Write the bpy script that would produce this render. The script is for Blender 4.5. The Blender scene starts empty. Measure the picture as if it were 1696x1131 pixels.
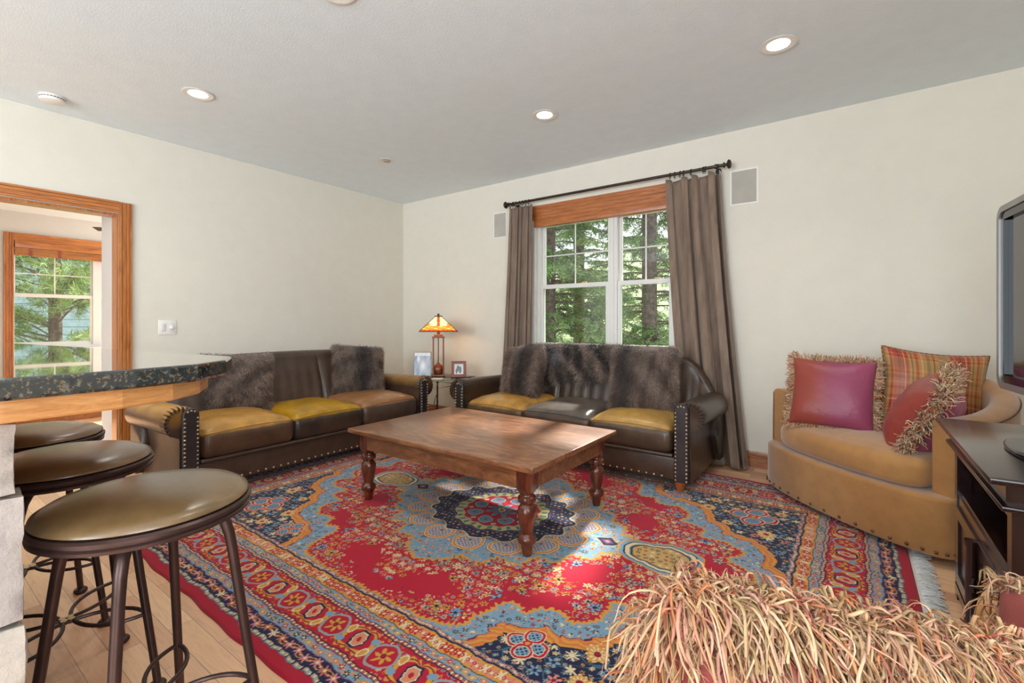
import bpy, bmesh, math, random
import numpy as np
from mathutils import Vector, Matrix
random.seed(7); R_ = np.random.default_rng(7)
PI = math.pi
scn = bpy.context.scene
COL = scn.collection

# ---------------------------------------------------------------- camera
YAW = math.radians(36.0)
cam_d = bpy.data.cameras.new('camera'); cam = bpy.data.objects.new('camera', cam_d); COL.objects.link(cam)
cam.location = (0, 0, 1.165); cam.rotation_euler = (PI/2, 0, YAW)
cam_d.sensor_width = 36; cam_d.lens = 773/1696*36; cam_d.shift_y = -31.5/1696
cam_d.clip_start = 0.02; cam_d.clip_end = 300
scn.camera = cam
# ---------------------------------------------------------------- world, sun, fill lights, exposure
scn.view_settings.view_transform = 'Standard'
try: scn.view_settings.look = 'None'
except Exception: pass
scn.view_settings.gamma = 1; scn.view_settings.use_curve_mapping = False
scn.view_settings.exposure = 0.35
W = bpy.data.worlds.new('sky'); scn.world = W; W.use_nodes = True
nt = W.node_tree; nt.nodes.clear()
wo = nt.nodes.new('ShaderNodeOutputWorld'); bg = nt.nodes.new('ShaderNodeBackground')
tc = nt.nodes.new('ShaderNodeTexCoord'); nz = nt.nodes.new('ShaderNodeTexNoise'); nz.inputs['Scale'].default_value = 2.5; nz.inputs['Detail'].default_value = 4
cr = nt.nodes.new('ShaderNodeValToRGB'); cr.color_ramp.elements[0].color = (.62, .75, .95, 1); cr.color_ramp.elements[1].color = (1, 1, 1, 1)
cr.color_ramp.elements[0].position = .35; cr.color_ramp.elements[1].position = .62
nt.links.new(tc.outputs['Generated'], nz.inputs['Vector']); nt.links.new(nz.outputs['Fac'], cr.inputs['Fac'])
nt.links.new(cr.outputs['Color'], bg.inputs['Color']); bg.inputs['Strength'].default_value = 1.5
nt.links.new(bg.outputs['Background'], wo.inputs['Surface'])

def light(name, kind, loc, energy, color=(1, 1, 1), rot=(0, 0, 0), **kw):
    d = bpy.data.lights.new(name, kind); d.energy = energy; d.color = color
    for k, v in kw.items(): setattr(d, k, v)
    o = bpy.data.objects.new(name, d); COL.objects.link(o); o.location = loc; o.rotation_euler = rot
    return o
sun_dir = Vector((0.16, -1.0, -.86))
sun = light('sun', 'SUN', (-2, 20, 20), 14.0, (1, .96, .9), angle=math.radians(4))
sun.rotation_euler = sun_dir.to_track_quat('-Z', 'Y').to_euler()
# area fill lights added in unseen openings, standing in for window daylight
light('fill_light_back', 'AREA', (-1.4, -3.62, 1.45), 205, (.86, .955, 1.04), (-PI/2-.30, 0, PI), shape='RECTANGLE', size=4.4, size_y=2.1)
light('fill_light_right', 'AREA', (2.42, -1.3, 1.45), 85, (.86, .95, 1.06), (0, PI/2, 0), shape='RECTANGLE', size=2.0, size_y=2.2)
light('fill_light_study', 'AREA', (-6.5, 3.09, 1.4), 26, (.9, .96, 1.02), (-PI/2, 0, 0), shape='RECTANGLE', size=1.8, size_y=1.6)  # added to brighten the room beyond the doorway

# ---------------------------------------------------------------- colours and materials
def lin(c):
    return tuple(((v/255)/12.92 if v/255 <= .04045 else ((v/255+.055)/1.055)**2.4) for v in c)
def c4(c): return (*lin(c), 1)

class N:
    def __init__(s, name):
        s.m = bpy.data.materials.new(name); s.m.use_nodes = True
        s.t = s.m.node_tree; s.b = s.t.nodes['Principled BSDF']; s.o = s.t.nodes['Material Output']
    def n(s, typ, **kw):
        x = s.t.nodes.new(typ)
        for k, v in kw.items():
            if k in x.inputs: x.inputs[k].default_value = v
            else: setattr(x, k, v)
        return x
    def l(s, a, b): s.t.links.new(a, b)
    def coord(s, scale=(1, 1, 1), kind='Object', rot=(0, 0, 0)):
        t = s.n('ShaderNodeTexCoord'); m = s.n('ShaderNodeMapping')
        m.inputs['Scale'].default_value = scale; m.inputs['Rotation'].default_value = rot
        s.l(t.outputs[kind], m.inputs['Vector']); return m.outputs['Vector']
    def noise(s, vec, scale=5, detail=4, rough=.55, dist=0):
        x = s.n('ShaderNodeTexNoise'); x.inputs['Scale'].default_value = scale; x.inputs['Detail'].default_value = detail
        x.inputs['Roughness'].default_value = rough; x.inputs['Distortion'].default_value = dist
        s.l(vec, x.inputs['Vector']); return x.outputs['Fac']
    def ramp(s, fac, stops):
        r = s.n('ShaderNodeValToRGB'); e = r.color_ramp.elements
        while len(e) < len(stops): e.new(.5)
        for el, (p, c) in zip(e, stops): el.position = p; el.color = c if len(c) == 4 else c4(c)
        s.l(fac, r.inputs['Fac']); return r.outputs['Color']
    def mix(s, fac, a, b, mode='MIX'):
        x = s.n('ShaderNodeMix'); x.data_type = 'RGBA'; x.blend_type = mode
        for v, i in ((fac, 0), (a, 6), (b, 7)):
            if hasattr(v, 'links'): s.l(v, x.inputs[i])
            else: x.inputs[i].default_value = v
        return x.outputs[2]
    def bump(s, h, strength=.3, dist=.002):
        b = s.n('ShaderNodeBump'); b.inputs['Strength'].default_value = strength; b.inputs['Distance'].default_value = dist
        s.l(h, b.inputs['Height']); s.l(b.outputs['Normal'], s.b.inputs['Normal'])
    def set(s, **kw):
        for k, v in kw.items(): s.b.inputs[k.replace('_', ' ')].default_value = v
        return s

def plain(name, rgb, rough=.5, metal=0, bump=None, vary=.06, vs=8, spec=.5):
    k = N(name); v = k.coord()
    f = k.noise(v, vs, 3)
    a = tuple(max(0, c*(1-vary)) for c in rgb); b = tuple(min(255, c*(1+vary)) for c in rgb)
    k.l(k.ramp(f, [(.3, a), (.7, b)]), k.b.inputs['Base Color'])
    k.set(Roughness=rough, Metallic=metal, Specular_IOR_Level=spec)
    if bump: k.bump(k.noise(v, bump[0], 3), bump[1], bump[2])
    return k.m
def wood(name, dark, mid, light_, scale=(1, 14, 14), rough=.38, coat=.2, dist=1.2, ns=3, bump=.08, kind='Object'):
    k = N(name); v = k.coord(scale, kind)
    f = k.noise(v, ns, 6, .6, dist); g = k.noise(k.coord(tuple(q*5 for q in scale), kind), ns*2.2, 3, .6)
    c = k.ramp(f, [(.28, dark), (.5, mid), (.72, light_)])
    c = k.mix(.35, c, k.ramp(g, [(.35, dark), (.6, light_)]), 'SOFT_LIGHT')
    k.l(c, k.b.inputs['Base Color']); k.set(Roughness=rough, Coat_Weight=coat, Coat_Roughness=.25); k.bump(g, bump, .001)
    return k.m
def attr_mat(name, rough=.6, noise=(40, .15), bump=None, sheen=0, coat=0, spec=.5, sub=0, cr_=.2):
    k = N(name); a = k.n('ShaderNodeAttribute', attribute_name='Col'); v = k.coord()
    c = a.outputs['Color']
    if noise:
        f = k.noise(v, noise[0], 4, .6)
        r = k.ramp(f, [(.25, (1-noise[1]*2,)*3+(1,)), (.75, (1, 1, 1, 1))])
        c = k.mix(1.0, c, r, 'MULTIPLY')
    k.l(c, k.b.inputs['Base Color'])
    k.set(Roughness=rough, Sheen_Weight=sheen, Coat_Weight=coat, Coat_Roughness=cr_, Specular_IOR_Level=spec)
    if bump:
        h = k.noise(v, bump[0], 5, .6, .4)
        if len(bump) > 3:
            h2 = k.noise(v, bump[3], 3, .5, 1.5); mm = k.n('ShaderNodeMath', operation='ADD'); k.l(h, mm.inputs[0])
            m2 = k.n('ShaderNodeMath', operation='MULTIPLY'); m2.inputs[1].default_value = bump[4]; k.l(h2, m2.inputs[0]); k.l(m2.outputs[0], mm.inputs[1]); h = mm.outputs[0]
        k.bump(h, bump[1], bump[2])
    return k.m

M = {}
M['wall'] = plain('warm_white_plaster', (225, 219, 205), .75, bump=(90, .25, .002), vary=.008, spec=.25)
M['wall2'] = plain('pale_grey_plaster', (214, 210, 204), .75, bump=(90, .2, .002), vary=.008, spec=.25)
M['ceiling'] = plain('ceiling_plaster', (232, 241, 244), .8, bump=(110, .35, .003), vary=.008, spec=.2)
M['casing'] = wood('honey_stained_wood', (140, 84, 40), (180, 118, 62), (204, 146, 86), (14, 14, 1.2), .32, .35)
M['casing_h'] = wood('honey_stained_wood_across', (148, 90, 44), (186, 122, 66), (206, 148, 88), (14, 1.2, 14), .32, .35)
M['casing_x'] = wood('honey_stained_wood_along', (140, 84, 44), (178, 114, 64), (200, 142, 86), (1.2, 14, 14), .34, .3)
M['basewood'] = wood('baseboard_oak', (120, 72, 36), (158, 102, 56), (176, 122, 72), (1.2, 14, 14), .4, .2)
M['apronwood'] = wood('bar_apron_oak', (176, 124, 72), (206, 154, 98), (220, 174, 120), (3, 3, 22), .42, .15)
M['table'] = wood('reddish_brown_table_wood', (94, 60, 40), (136, 92, 60), (172, 126, 86), (1.6, 7, 7), .28, .5, 1.6, 2.6, .12)
M['tleg'] = wood('dark_turned_wood', (58, 28, 19), (104, 54, 34), (136, 78, 48), (9, 9, 1.5), .24, .5)
M['foot'] = wood('orange_stained_foot_wood', (140, 72, 30), (176, 98, 46), (196, 120, 64), (9, 9, 2), .4, .2)
M['stand'] = wood('espresso_wood', (24, 13, 12), (44, 24, 22), (62, 36, 31), (12, 1.5, 12), .2, .7)
M['nail'] = plain('aged_brass_nailhead', (196, 178, 150), .28, .95, vary=.12)
M['nail_dark'] = plain('antique_brass_nailhead', (110, 80, 52), .4, .8, vary=.12)
M['iron'] = plain('bronze_painted_iron', (72, 54, 50), .34, .55, vary=.12)
M['rod'] = plain('dark_bronze_rod', (66, 58, 52), .38, .7, vary=.15, vs=30)
M['vinyl'] = plain('white_vinyl_frame', (222, 220, 214), .4, vary=.01)
M['plastic'] = plain('white_plastic', (236, 232, 224), .4, vary=.01)
M['grille'] = plain('grey_speaker_cloth', (178, 173, 162), .8, bump=(900, .3, .001), vary=.03)
M['black'] = plain('black_rubber', (20, 20, 22), .5, vary=.1)
M['silver'] = plain('silver_bezel', (150, 148, 143), .35, .6, vary=.02)
M['gloss_black'] = plain('gloss_black_plastic', (10, 10, 12), .08, vary=.1)
M['screen'] = plain('dark_tv_screen', (30, 27, 28), .06, vary=.02, spec=.9)
M['copper'] = plain('hammered_copper', (150, 90, 60), .35, .75, bump=(60, .4, .002), vary=.15)
M['lampwood'] = plain('lamp_post_bronze', (120, 76, 60), .4, .35, vary=.1)
M['frame_red'] = plain('cherry_frame', (142, 72, 52), .4, vary=.1)
M['paper'] = plain('paper_cover', (226, 214, 196), .7, vary=.05)
M['tan_lock'] = plain('tan_sash_lock', (190, 160, 110), .4, vary=.05)

def glass_mat(name, tint=(1, 1, 1), refl=.08, rough=.0):
    k = N(name); k.t.nodes.remove(k.b)
    t = k.n('ShaderNodeBsdfTransparent'); t.inputs['Color'].default_value = (*tint, 1)
    g = k.n('ShaderNodeBsdfGlossy'); g.inputs['Roughness'].default_value = rough
    fr = k.n('ShaderNodeFresnel'); fr.inputs['IOR'].default_value = 1.45
    mx = k.n('ShaderNodeMixShader'); k.l(fr.outputs[0], mx.inputs[0]); k.l(t.outputs[0], mx.inputs[1]); k.l(g.outputs[0], mx.inputs[2])
    k.l(mx.outputs[0], k.o.inputs['Surface']); return k.m
M['pane'] = glass_mat('window_glass', (.97, .985, .98))
M['tglass'] = glass_mat('table_glass', (.80, .90, .87))

def emis(name, rgb, s):
    k = N(name); k.b.inputs['Base Color'].default_value = c4(rgb); k.b.inputs['Emission Color'].default_value = c4(rgb)
    k.b.inputs['Emission Strength'].default_value = s; return k.m
M['bulb'] = emis('lit_bulb', (255, 246, 228), 9)

def m_floor():
    k = N('oak_strip_floor'); v = k.coord((1, 1, 1))
    b = k.n('ShaderNodeTexBrick'); k.l(v, b.inputs['Vector'])
    b.offset = .37; b.inputs['Scale'].default_value = 1; b.inputs['Brick Width'].default_value = .62; b.inputs['Row Height'].default_value = .083
    b.inputs['Mortar Size'].default_value = .0009; b.inputs['Bias'].default_value = 0
    b.inputs['Color1'].default_value = (0, 0, 0, 1); b.inputs['Color2'].default_value = (1, 1, 1, 1); b.inputs['Mortar'].default_value = (.5, .5, .5, 1)
    tone = k.ramp(b.outputs['Color'], [(.0, (190, 140, 96)), (.35, (222, 180, 132)), (.65, (240, 206, 162)), (1, (206, 152, 104))])
    g = k.noise(k.coord((2.2, 26, 1)), 2.4, 6, .62, 1.4)
    c = k.mix(.55, tone, k.ramp(g, [(.3, (186, 134, 92)), (.5, (236, 200, 156)), (.75, (250, 224, 186))]), 'MULTIPLY')
    kn = k.ramp(k.noise(v, 6, 2), [(.72, (255, 255, 255)), (.80, (150, 110, 80))])
    c = k.mix(.6, c, kn, 'MULTIPLY')
    c = k.mix(b.outputs['Fac'], c, (.12, .07, .035, 1))
    br = k.n('ShaderNodeBrightContrast'); br.inputs['Bright'].default_value = .10; k.l(c, br.inputs['Color'])
    k.l(br.outputs[0], k.b.inputs['Base Color']); k.set(Roughness=.32, Coat_Weight=.25, Coat_Roughness=.2); k.bump(g, .06, .001); return k.m
M['floor'] = m_floor()
def m_granite():
    k = N('dark_speckled_granite'); v = k.coord()
    f = k.noise(v, 120, 3, .6, .3); g = k.noise(v, 320, 3, .6)
    c = k.ramp(f, [(.36, (14, 22, 28)), (.46, (44, 64, 74)), (.53, (34, 36, 36)), (.6, (128, 110, 78)), (.70, (98, 128, 140))])
    c = k.mix(.55, c, k.ramp(g, [(.4, (16, 20, 22)), (.55, (110, 108, 94)), (.7, (180, 178, 160))]), 'OVERLAY')
    k.l(c, k.b.inputs['Base Color']); k.set(Roughness=.05, Specular_IOR_Level=.8, Coat_Weight=1.0, Coat_Roughness=.02); return k.m
M['granite'] = m_granite()
def m_stone():
    k = N('pale_ledgestone'); a = k.n('ShaderNodeAttribute', attribute_name='Col'); v = k.coord()
    f = k.noise(v, 9, 6, .65, .5)
    c = k.mix(.6, a.outputs['Color'], k.ramp(f, [(.3, (150, 146, 142)), (.6, (228, 222, 212))]), 'MULTIPLY')
    k.l(c, k.b.inputs['Base Color']); k.set(Roughness=.85); k.bump(k.noise(v, 14, 8, .7), .7, .012); return k.m
M['stone'] = m_stone()
M['leather'] = attr_mat('brown_leather', .32, (9, .24), (120, .36, .0018, 11, 2.8), coat=.18, spec=.42, cr_=.2)
M['fur'] = attr_mat('shaggy_fur', .6, (40, .25), spec=.35, sheen=.2)
M['suede'] = attr_mat('tan_velvet', .8, (11, .12), (24, .35, .004), sheen=.5, spec=.2)
M['yarn'] = attr_mat('fringe_yarn', .85, (60, .12), spec=.15)
M['satin'] = attr_mat('shot_silk_taffeta', .38, (5, .06), (14, .5, .010), sheen=.08, spec=.4)
M['stoolv'] = attr_mat('olive_brown_vinyl', .3, (26, .14), (300, .22, .001), coat=.45, cr_=.22)
M['rug'] = attr_mat('wool_rug', .95, (420, .10), (500, .5, .002), sheen=.15, spec=.1)
M['tuft'] = attr_mat('needles', .7, (3, .1), spec=.3)
M['print'] = attr_mat('photo_print', .2, None, spec=.6)
def m_velvet():
    k = N('brown_velvet_drape'); v = k.coord()
    f = k.noise(k.coord((1, 1, .15)), 22, 4, .6)
    k.l(k.ramp(f, [(.3, (108, 90, 76)), (.7, (142, 120, 102))]), k.b.inputs['Base Color'])
    k.set(Roughness=.62, Sheen_Weight=.7, Sheen_Roughness=.35, Specular_IOR_Level=.35); k.bump(k.noise(k.coord((1, 1, .3)), 220, 2), .15, .001); return k.m
M['velvet'] = m_velvet()
def m_shade():
    k = N('amber_art_glass'); v = k.coord((1, 1, 1))
    b = k.n('ShaderNodeTexBrick'); k.l(v, b.inputs['Vector'])
    a = k.n('ShaderNodeAttribute', attribute_name='Col')
    k.l(a.outputs['Color'], k.b.inputs['Base Color']); k.l(a.outputs['Color'], k.b.inputs['Emission Color'])
    k.b.inputs['Emission Strength'].default_value = 1.15; k.set(Roughness=.3); k.t.nodes.remove(b); return k.m
M['shade'] = m_shade()

# ---------------------------------------------------------------- mesh builder
class MB:
    def __init__(s): s.v = []; s.f = []; s.n = 0; s.c = []
    def add(s, v, f, col=None):
        v = np.asarray(v, float).reshape(-1, 3)
        s.v.append(v)
        if isinstance(f, np.ndarray): s.f.append((f + s.n))
        else: s.f.append([tuple(i + s.n for i in q) for q in f])
        if col is None: col = (1, 1, 1)
        c = np.asarray(col, float)
        if c.ndim == 1: c = np.tile(c[:3], (len(v), 1))
        s.c.append(c); s.n += len(v); return s
    def box(s, x0, x1, y0, y1, z0, z1, col=None, b=0):
        if b > 0:
            c = ((x0+x1)/2, (y0+y1)/2, (z0+z1)/2)
            v, f = rbox(x1-x0, y1-y0, z1-z0, b, 2); return s.add(v + c, f, col)
        v = [(x, y, z) for z in (z0, z1) for x, y in ((x0, y0), (x1, y0), (x1, y1), (x0, y1))]
        return s.add(v, [(3, 2, 1, 0), (4, 5, 6, 7), (0, 1, 5, 4), (1, 2, 6, 5), (2, 3, 7, 6), (3, 0, 4, 7)], col)
    def lathe(s, prof, loc=(0, 0, 0), n=20, axis='z', col=None):
        t = np.linspace(0, 2*PI, n, endpoint=False); v = []
        for r, z in prof:
            r = max(r, 1e-4)
            for a in t:
                p = (r*math.cos(a), r*math.sin(a), z)
                if axis == 'x': p = (p[2], p[0], p[1])
                elif axis == 'y': p = (p[0], p[2], p[1])
                v.append((p[0]+loc[0], p[1]+loc[1], p[2]+loc[2]))
        m = len(prof); f = []
        for i in range(m-1):
            for j in range(n):
                f.append((i*n+j, i*n+(j+1) % n, (i+1)*n+(j+1) % n, (i+1)*n+j))
        f.append(tuple(range(n))[::-1]); f.append(tuple((m-1)*n+j for j in range(n)))
        if axis == 'y': f = [q[::-1] for q in f]
        return s.add(v, f, col)
    def tube(s, pts, r, n=8, closed=False, col=None):
        P = np.asarray(pts, float); m = len(P)
        T = np.roll(P, -1, 0) - np.roll(P, 1, 0) if closed else np.gradient(P, axis=0)
        T /= np.linalg.norm(T, axis=1)[:, None] + 1e-12
        up = np.array([0, 0, 1.]) if abs(T[0][2]) < .9 else np.array([1., 0, 0])
        A = np.cross(T[0], up); A /= np.linalg.norm(A); v = []
        rr = np.full(m, r) if np.isscalar(r) else np.asarray(r)
        for i in range(m):
            A = A - T[i]*np.dot(A, T[i]); A /= np.linalg.norm(A) + 1e-12; B = np.cross(T[i], A)
            for j in range(n):
                a = 2*PI*j/n; v.append(P[i] + rr[i]*(A*math.cos(a) + B*math.sin(a)))
        f = [(i*n+j, i*n+(j+1) % n, ((i+1) % m)*n+(j+1) % n, ((i+1) % m)*n+j) for i in range(m if closed else m-1) for j in range(n)]
        if not closed: f += [tuple(range(n))[::-1], tuple((m-1)*n+j for j in range(n))]
        return s.add(v, f, col)
    def grid(s, G, col=None, closeu=False):
        G = np.asarray(G, float); a, b = G.shape[:2]; f = []
        for i in range(a-1 + (1 if closeu else 0)):
            for j in range(b-1):
                i2 = (i+1) % a; f.append((i*b+j, i2*b+j, i2*b+j+1, i*b+j+1))
        return s.add(G.reshape(-1, 3), f, None if col is None else (np.asarray(col).reshape(-1, 3) if np.asarray(col).ndim == 3 else col))
    def loft(s, rings, col=None, caps=True):
        G = np.asarray(rings, float); a, b = G.shape[:2]
        f = [(i*b+j, i*b+(j+1) % b, (i+1)*b+(j+1) % b, (i+1)*b+j) for i in range(a-1) for j in range(b)]
        if caps: f += [tuple(range(b))[::-1], tuple((a-1)*b+j for j in range(b))]
        return s.add(G.reshape(-1, 3), f, col)
    def prism(s, poly, z0, z1, col=None):
        n = len(poly); v = [(x, y, z0) for x, y in poly] + [(x, y, z1) for x, y in poly]
        f = [tuple(range(n))[::-1], tuple(range(n, 2*n))] + [(i, (i+1) % n, n+(i+1) % n, n+i) for i in range(n)]
        return s.add(v, f, col)
    def xf(s, mat):
        A = np.array(mat)
        s.v = [v @ A[:3, :3].T + A[:3, 3] for v in s.v]; return s
    def build(s, name, mat, parent=None, smooth=True, col=False, solid=0, sharp=40):
        me = bpy.data.meshes.new(name); V = np.concatenate(s.v)
        F = []; simple = all(isinstance(q, np.ndarray) for q in s.f)
        if simple:
            Fq = np.concatenate(s.f); k = Fq.shape[1]
            me.vertices.add(len(V)); me.vertices.foreach_set('co', V.astype(np.float32).ravel())
            me.loops.add(Fq.size); me.loops.foreach_set('vertex_index', Fq.astype(np.int32).ravel())
            me.polygons.add(len(Fq)); me.polygons.foreach_set('loop_start', (np.arange(len(Fq))*k).astype(np.int32))
            try: me.polygons.foreach_set('loop_total', np.full(len(Fq), k, np.int32))
            except Exception: pass
            me.update(calc_edges=True); me.validate()
        else:
            for q in s.f: F += [tuple(int(i) for i in t) for t in q]
            me.from_pydata([tuple(p) for p in V], [], F); me.update()
        if col:
            C = np.concatenate(s.c); at = me.color_attributes.new('Col', 'FLOAT_COLOR', 'POINT')
            C4 = np.ones((len(V), 4), np.float32); C4[:, :3] = C[:len(V)]; at.data.foreach_set('color', C4.ravel())
        me.materials.append(mat if not isinstance(mat, str) else M[mat])
        o = bpy.data.objects.new(name, me); COL.objects.link(o)
        if parent is not None: o.parent = parent
        if smooth:
            me.polygons.foreach_set('use_smooth', np.ones(len(me.polygons), bool))
            if sharp and len(V) < 60000:
                try: me.set_sharp_from_angle(angle=math.radians(sharp))
                except Exception: pass
        if solid:
            md = o.modifiers.new('thick', 'SOLIDIFY'); md.thickness = solid; md.offset = 0
        return o

def cube_grid(nx, ny, nz, spread=1.0):
    """points of a subdivided cube in [-1,1]^3, faces"""
    def ax(n):
        t = np.linspace(-1, 1, n+1); return np.sign(t)*(1-(1-np.abs(t))**spread) if spread != 1 else t
    X, Y, Z = ax(nx), ax(ny), ax(nz); idx = {}; v = []; f = []
    def g(i, j, k):
        q = (i, j, k)
        if q not in idx: idx[q] = len(v); v.append((X[i], Y[j], Z[k]))
        return idx[q]
    for i in range(nx):
        for j in range(ny):
            f.append((g(i, j, 0), g(i, j+1, 0), g(i+1, j+1, 0), g(i+1, j, 0)))
            f.append((g(i, j, nz), g(i+1, j, nz), g(i+1, j+1, nz), g(i, j+1, nz)))
    for i in range(nx):
        for k in range(nz):
            f.append((g(i, 0, k), g(i+1, 0, k), g(i+1, 0, k+1), g(i, 0, k+1)))
            f.append((g(i, ny, k), g(i, ny, k+1), g(i+1, ny, k+1), g(i+1, ny, k)))
    for j in range(ny):
        for k in range(nz):
            f.append((g(0, j, k), g(0, j, k+1), g(0, j+1, k+1), g(0, j+1, k)))
            f.append((g(nx, j, k), g(nx, j+1, k), g(nx, j+1, k+1), g(nx, j, k+1)))
    return np.array(v), f
def rbox(w, d, h, r, n=3):
    """rounded box centred on origin"""
    H = np.array([w, d, h])/2; r = min(r, *(H*.999))
    def ax(hh):
        a = np.linspace(0, 1, n+1); a = r*(1-np.cos(a*PI/2))
        return np.concatenate([-hh+a, (hh-a)[::-1]]) if hh > r*1.0001 else np.concatenate([-hh+a, (hh-a)[::-1][1:]])
    X, Y, Z = ax(H[0]), ax(H[1]), ax(H[2])
    v, f = cube_grid(len(X)-1, len(Y)-1, len(Z)-1)
    tx = np.linspace(-1, 1, len(X)); ty = np.linspace(-1, 1, len(Y)); tz = np.linspace(-1, 1, len(Z))
    P = np.stack([np.interp(v[:, 0], tx, X), np.interp(v[:, 1], ty, Y), np.interp(v[:, 2], tz, Z)], 1)
    I = np.clip(P, -(H-r), H-r); D = P-I; L = np.linalg.norm(D, axis=1)[:, None]
    return np.where(L > 1e-9, I + D/np.maximum(L, 1e-9)*r, P), f
def softbox(w, d, h, r, crown=0, sag=0, n=14, nz=6):
    v, f = cube_grid(n, n, nz, 1.5); H = np.array([w, d, h])/2
    P = v*H; I = np.clip(P, -(H-r), H-r); D = P-I; L = np.linalg.norm(D, axis=1)[:, None]
    Q = np.where(L > 1e-9, I + D/np.maximum(L, 1e-9)*r, P)
    a = (1-v[:, 0]**4)*(1-v[:, 1]**4)
    Q[:, 2] += np.where(v[:, 2] > 0, crown*a*v[:, 2], -sag*a*v[:, 2])
    e = 1-v[:, 2]**2
    Q[:, 0] += np.sign(v[:, 0])*e*.008*(np.abs(v[:, 0]) > .99); Q[:, 1] += np.sign(v[:, 1])*e*.012*(np.abs(v[:, 1]) > .99)
    return Q, f, v
def mat_axes(o, x, y, z):
    return Matrix(((x[0], y[0], z[0], o[0]), (x[1], y[1], z[1], o[1]), (x[2], y[2], z[2], o[2]), (0, 0, 0, 1)))
def norm(a): a = np.asarray(a, float); return a/(np.linalg.norm(a, axis=-1, keepdims=True)+1e-12)

def strands(roots, dirs, length, grav, width, seg=3, sides=2, curl=0, taper=True, cols=None, rng=None):
    """thin bent strands: quads. roots,dirs (n,3); length,width scalars or arrays; grav pulls the ends down"""
    rng = rng or R_; n = len(roots); roots = np.asarray(roots, float); dirs = norm(dirs)
    L = np.broadcast_to(np.asarray(length, float), (n,)); Wd = np.broadcast_to(np.asarray(width, float), (n,))
    t = np.linspace(0, 1, seg+1); P = roots[:, None, :] + dirs[:, None, :]*(L[:, None]*t[None])[..., None]
    g = np.zeros((n, seg+1, 3)); g[..., 2] = -(L*grav)[:, None]*(t**2)[None] if np.ndim(grav) == 0 else -(L*np.asarray(grav))[:, None]*(t**2)[None]
    P = P + g
    if curl:
        ph = rng.uniform(0, 2*PI, (n, 3)); fr = rng.uniform(3, 7, (n, 3))
        P = P + (curl*L)[:, None, None]*(np.sin(ph[:, None, :] + fr[:, None, :]*t[None, :, None]) - np.sin(ph)[:, None, :])
    T = np.gradient(P, axis=1); T = norm(T)
    A = np.cross(T, norm(rng.normal(size=(n, 1, 3)))); A = norm(A)
    tp = (1-.85*t) if taper is True else (np.ones_like(t) if not taper else 1-taper*t)
    w = Wd[:, None]*tp[None]
    if sides == 2:
        V = np.stack([P - A*w[..., None]/2, P + A*w[..., None]/2], 2)
    else:
        B = np.cross(T, A); V = np.stack([P + (A*math.cos(2*PI*k/sides) + B*math.sin(2*PI*k/sides))*w[..., None]/2 for k in range(sides)], 2)
    k = sides; base = (np.arange(n)*(seg+1)*k)[:, None, None]; i = (np.arange(seg)*k)[None, :, None]
    if k == 2: q = np.array([[0, 1, 3, 2]])
    else: q = np.array([[j, (j+1) % k, k+(j+1) % k, k+j] for j in range(k)])
    F = (base[..., None] + i[..., None] + q[None, None]).reshape(-1, 4)
    C = None
    if cols is not None: C = np.repeat(np.asarray(cols, float), (seg+1)*k, axis=0)
    return V.reshape(-1, 3), F, C

# ---------------------------------------------------------------- tagging
def tag(o, label=None, cat=None, group=None, kind=None):
    if label: o['label'] = label
    if cat: o['category'] = cat
    if group: o['group'] = group
    if kind: o['kind'] = kind
    return o
def empty(name, loc=(0, 0, 0), rz=0, rot=None):
    o = bpy.data.objects.new(name, None); COL.objects.link(o); o.location = loc; o.rotation_euler = rot or (0, 0, rz)
    o.empty_display_size = .1; return o
def copy_tree(o, parent=None):
    c = o.copy(); COL.objects.link(c); c.parent = parent
    for ch in list(o.children): copy_tree(ch, c)
    return c
def S(o): o['kind'] = 'structure'; return o

# ================================================================ ROOM
WX, WY, CH = -4.84, 4.19, 2.743       # left wall, far wall, ceiling
S(MB().box(-9.2, 2.5, -3.7, 4.35, -.12, 0).build('floor', 'floor', smooth=False))
S(MB().box(WX-.12, 2.5, -3.7, 4.35, CH, CH+.1).build('ceiling', 'ceiling', smooth=False))
def wall_with_hole(name, axis, at, th, a0, a1, z0, z1, holes, mat, parent=None):
    """axis 'x': wall plane x=at..at+th running along y ; 'y' likewise"""
    m = MB(); holes = sorted(holes); cur = a0
    def bx(p, q, zz0, zz1):
        if q-p < 1e-4 or zz1-zz0 < 1e-4: return
        lo, hi = min(at, at+th), max(at, at+th)
        if axis == 'x': m.box(lo, hi, p, q, zz0, zz1)
        else: m.box(p, q, lo, hi, zz0, zz1)
    for h0, h1, hz0, hz1 in holes:
        bx(cur, h0, z0, z1); bx(h0, h1, z0, hz0); bx(h0, h1, hz1, z1); cur = h1
    bx(cur, a1, z0, z1)
    return S(m.build(name, mat, parent, smooth=False))
DY0, DY1, DH = -.75, 1.195, 2.055     # doorway in the left wall
wall_with_hole('wall_left', 'x', WX, -.13, -3.7, 4.35, 0, CH, [(DY0, DY1, 0, DH)], 'wall')
BX0, BX1, BZ0, BZ1 = -2.735, -1.262, .86, 2.27
wall_with_hole('wall_far', 'y', WY, .16, WX-.13, 2.5, 0, CH, [(BX0, BX1, BZ0, BZ1)], 'wall')
wall_with_hole('wall_right', 'x', 1.42, .12, .3, WY, 0, CH, [], 'wall')
wall_with_hole('wall_side', 'x', 2.4, .1, -3.7, .3, 0, CH, [(-2.5, -.1, .4, 2.5)], 'wall')  # unseen opening added to hold the side fill light
wall_with_hole('wall_corner', 'y', .3, .1, 1.42, 2.5, 0, CH, [], 'wall')
wall_with_hole('wall_back', 'y', -3.6, -.1, WX-.13, 2.5, 0, CH, [(-3.65, .85, .35, 2.55)], 'wall')  # wide opening out of view, added for the back fill light
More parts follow.
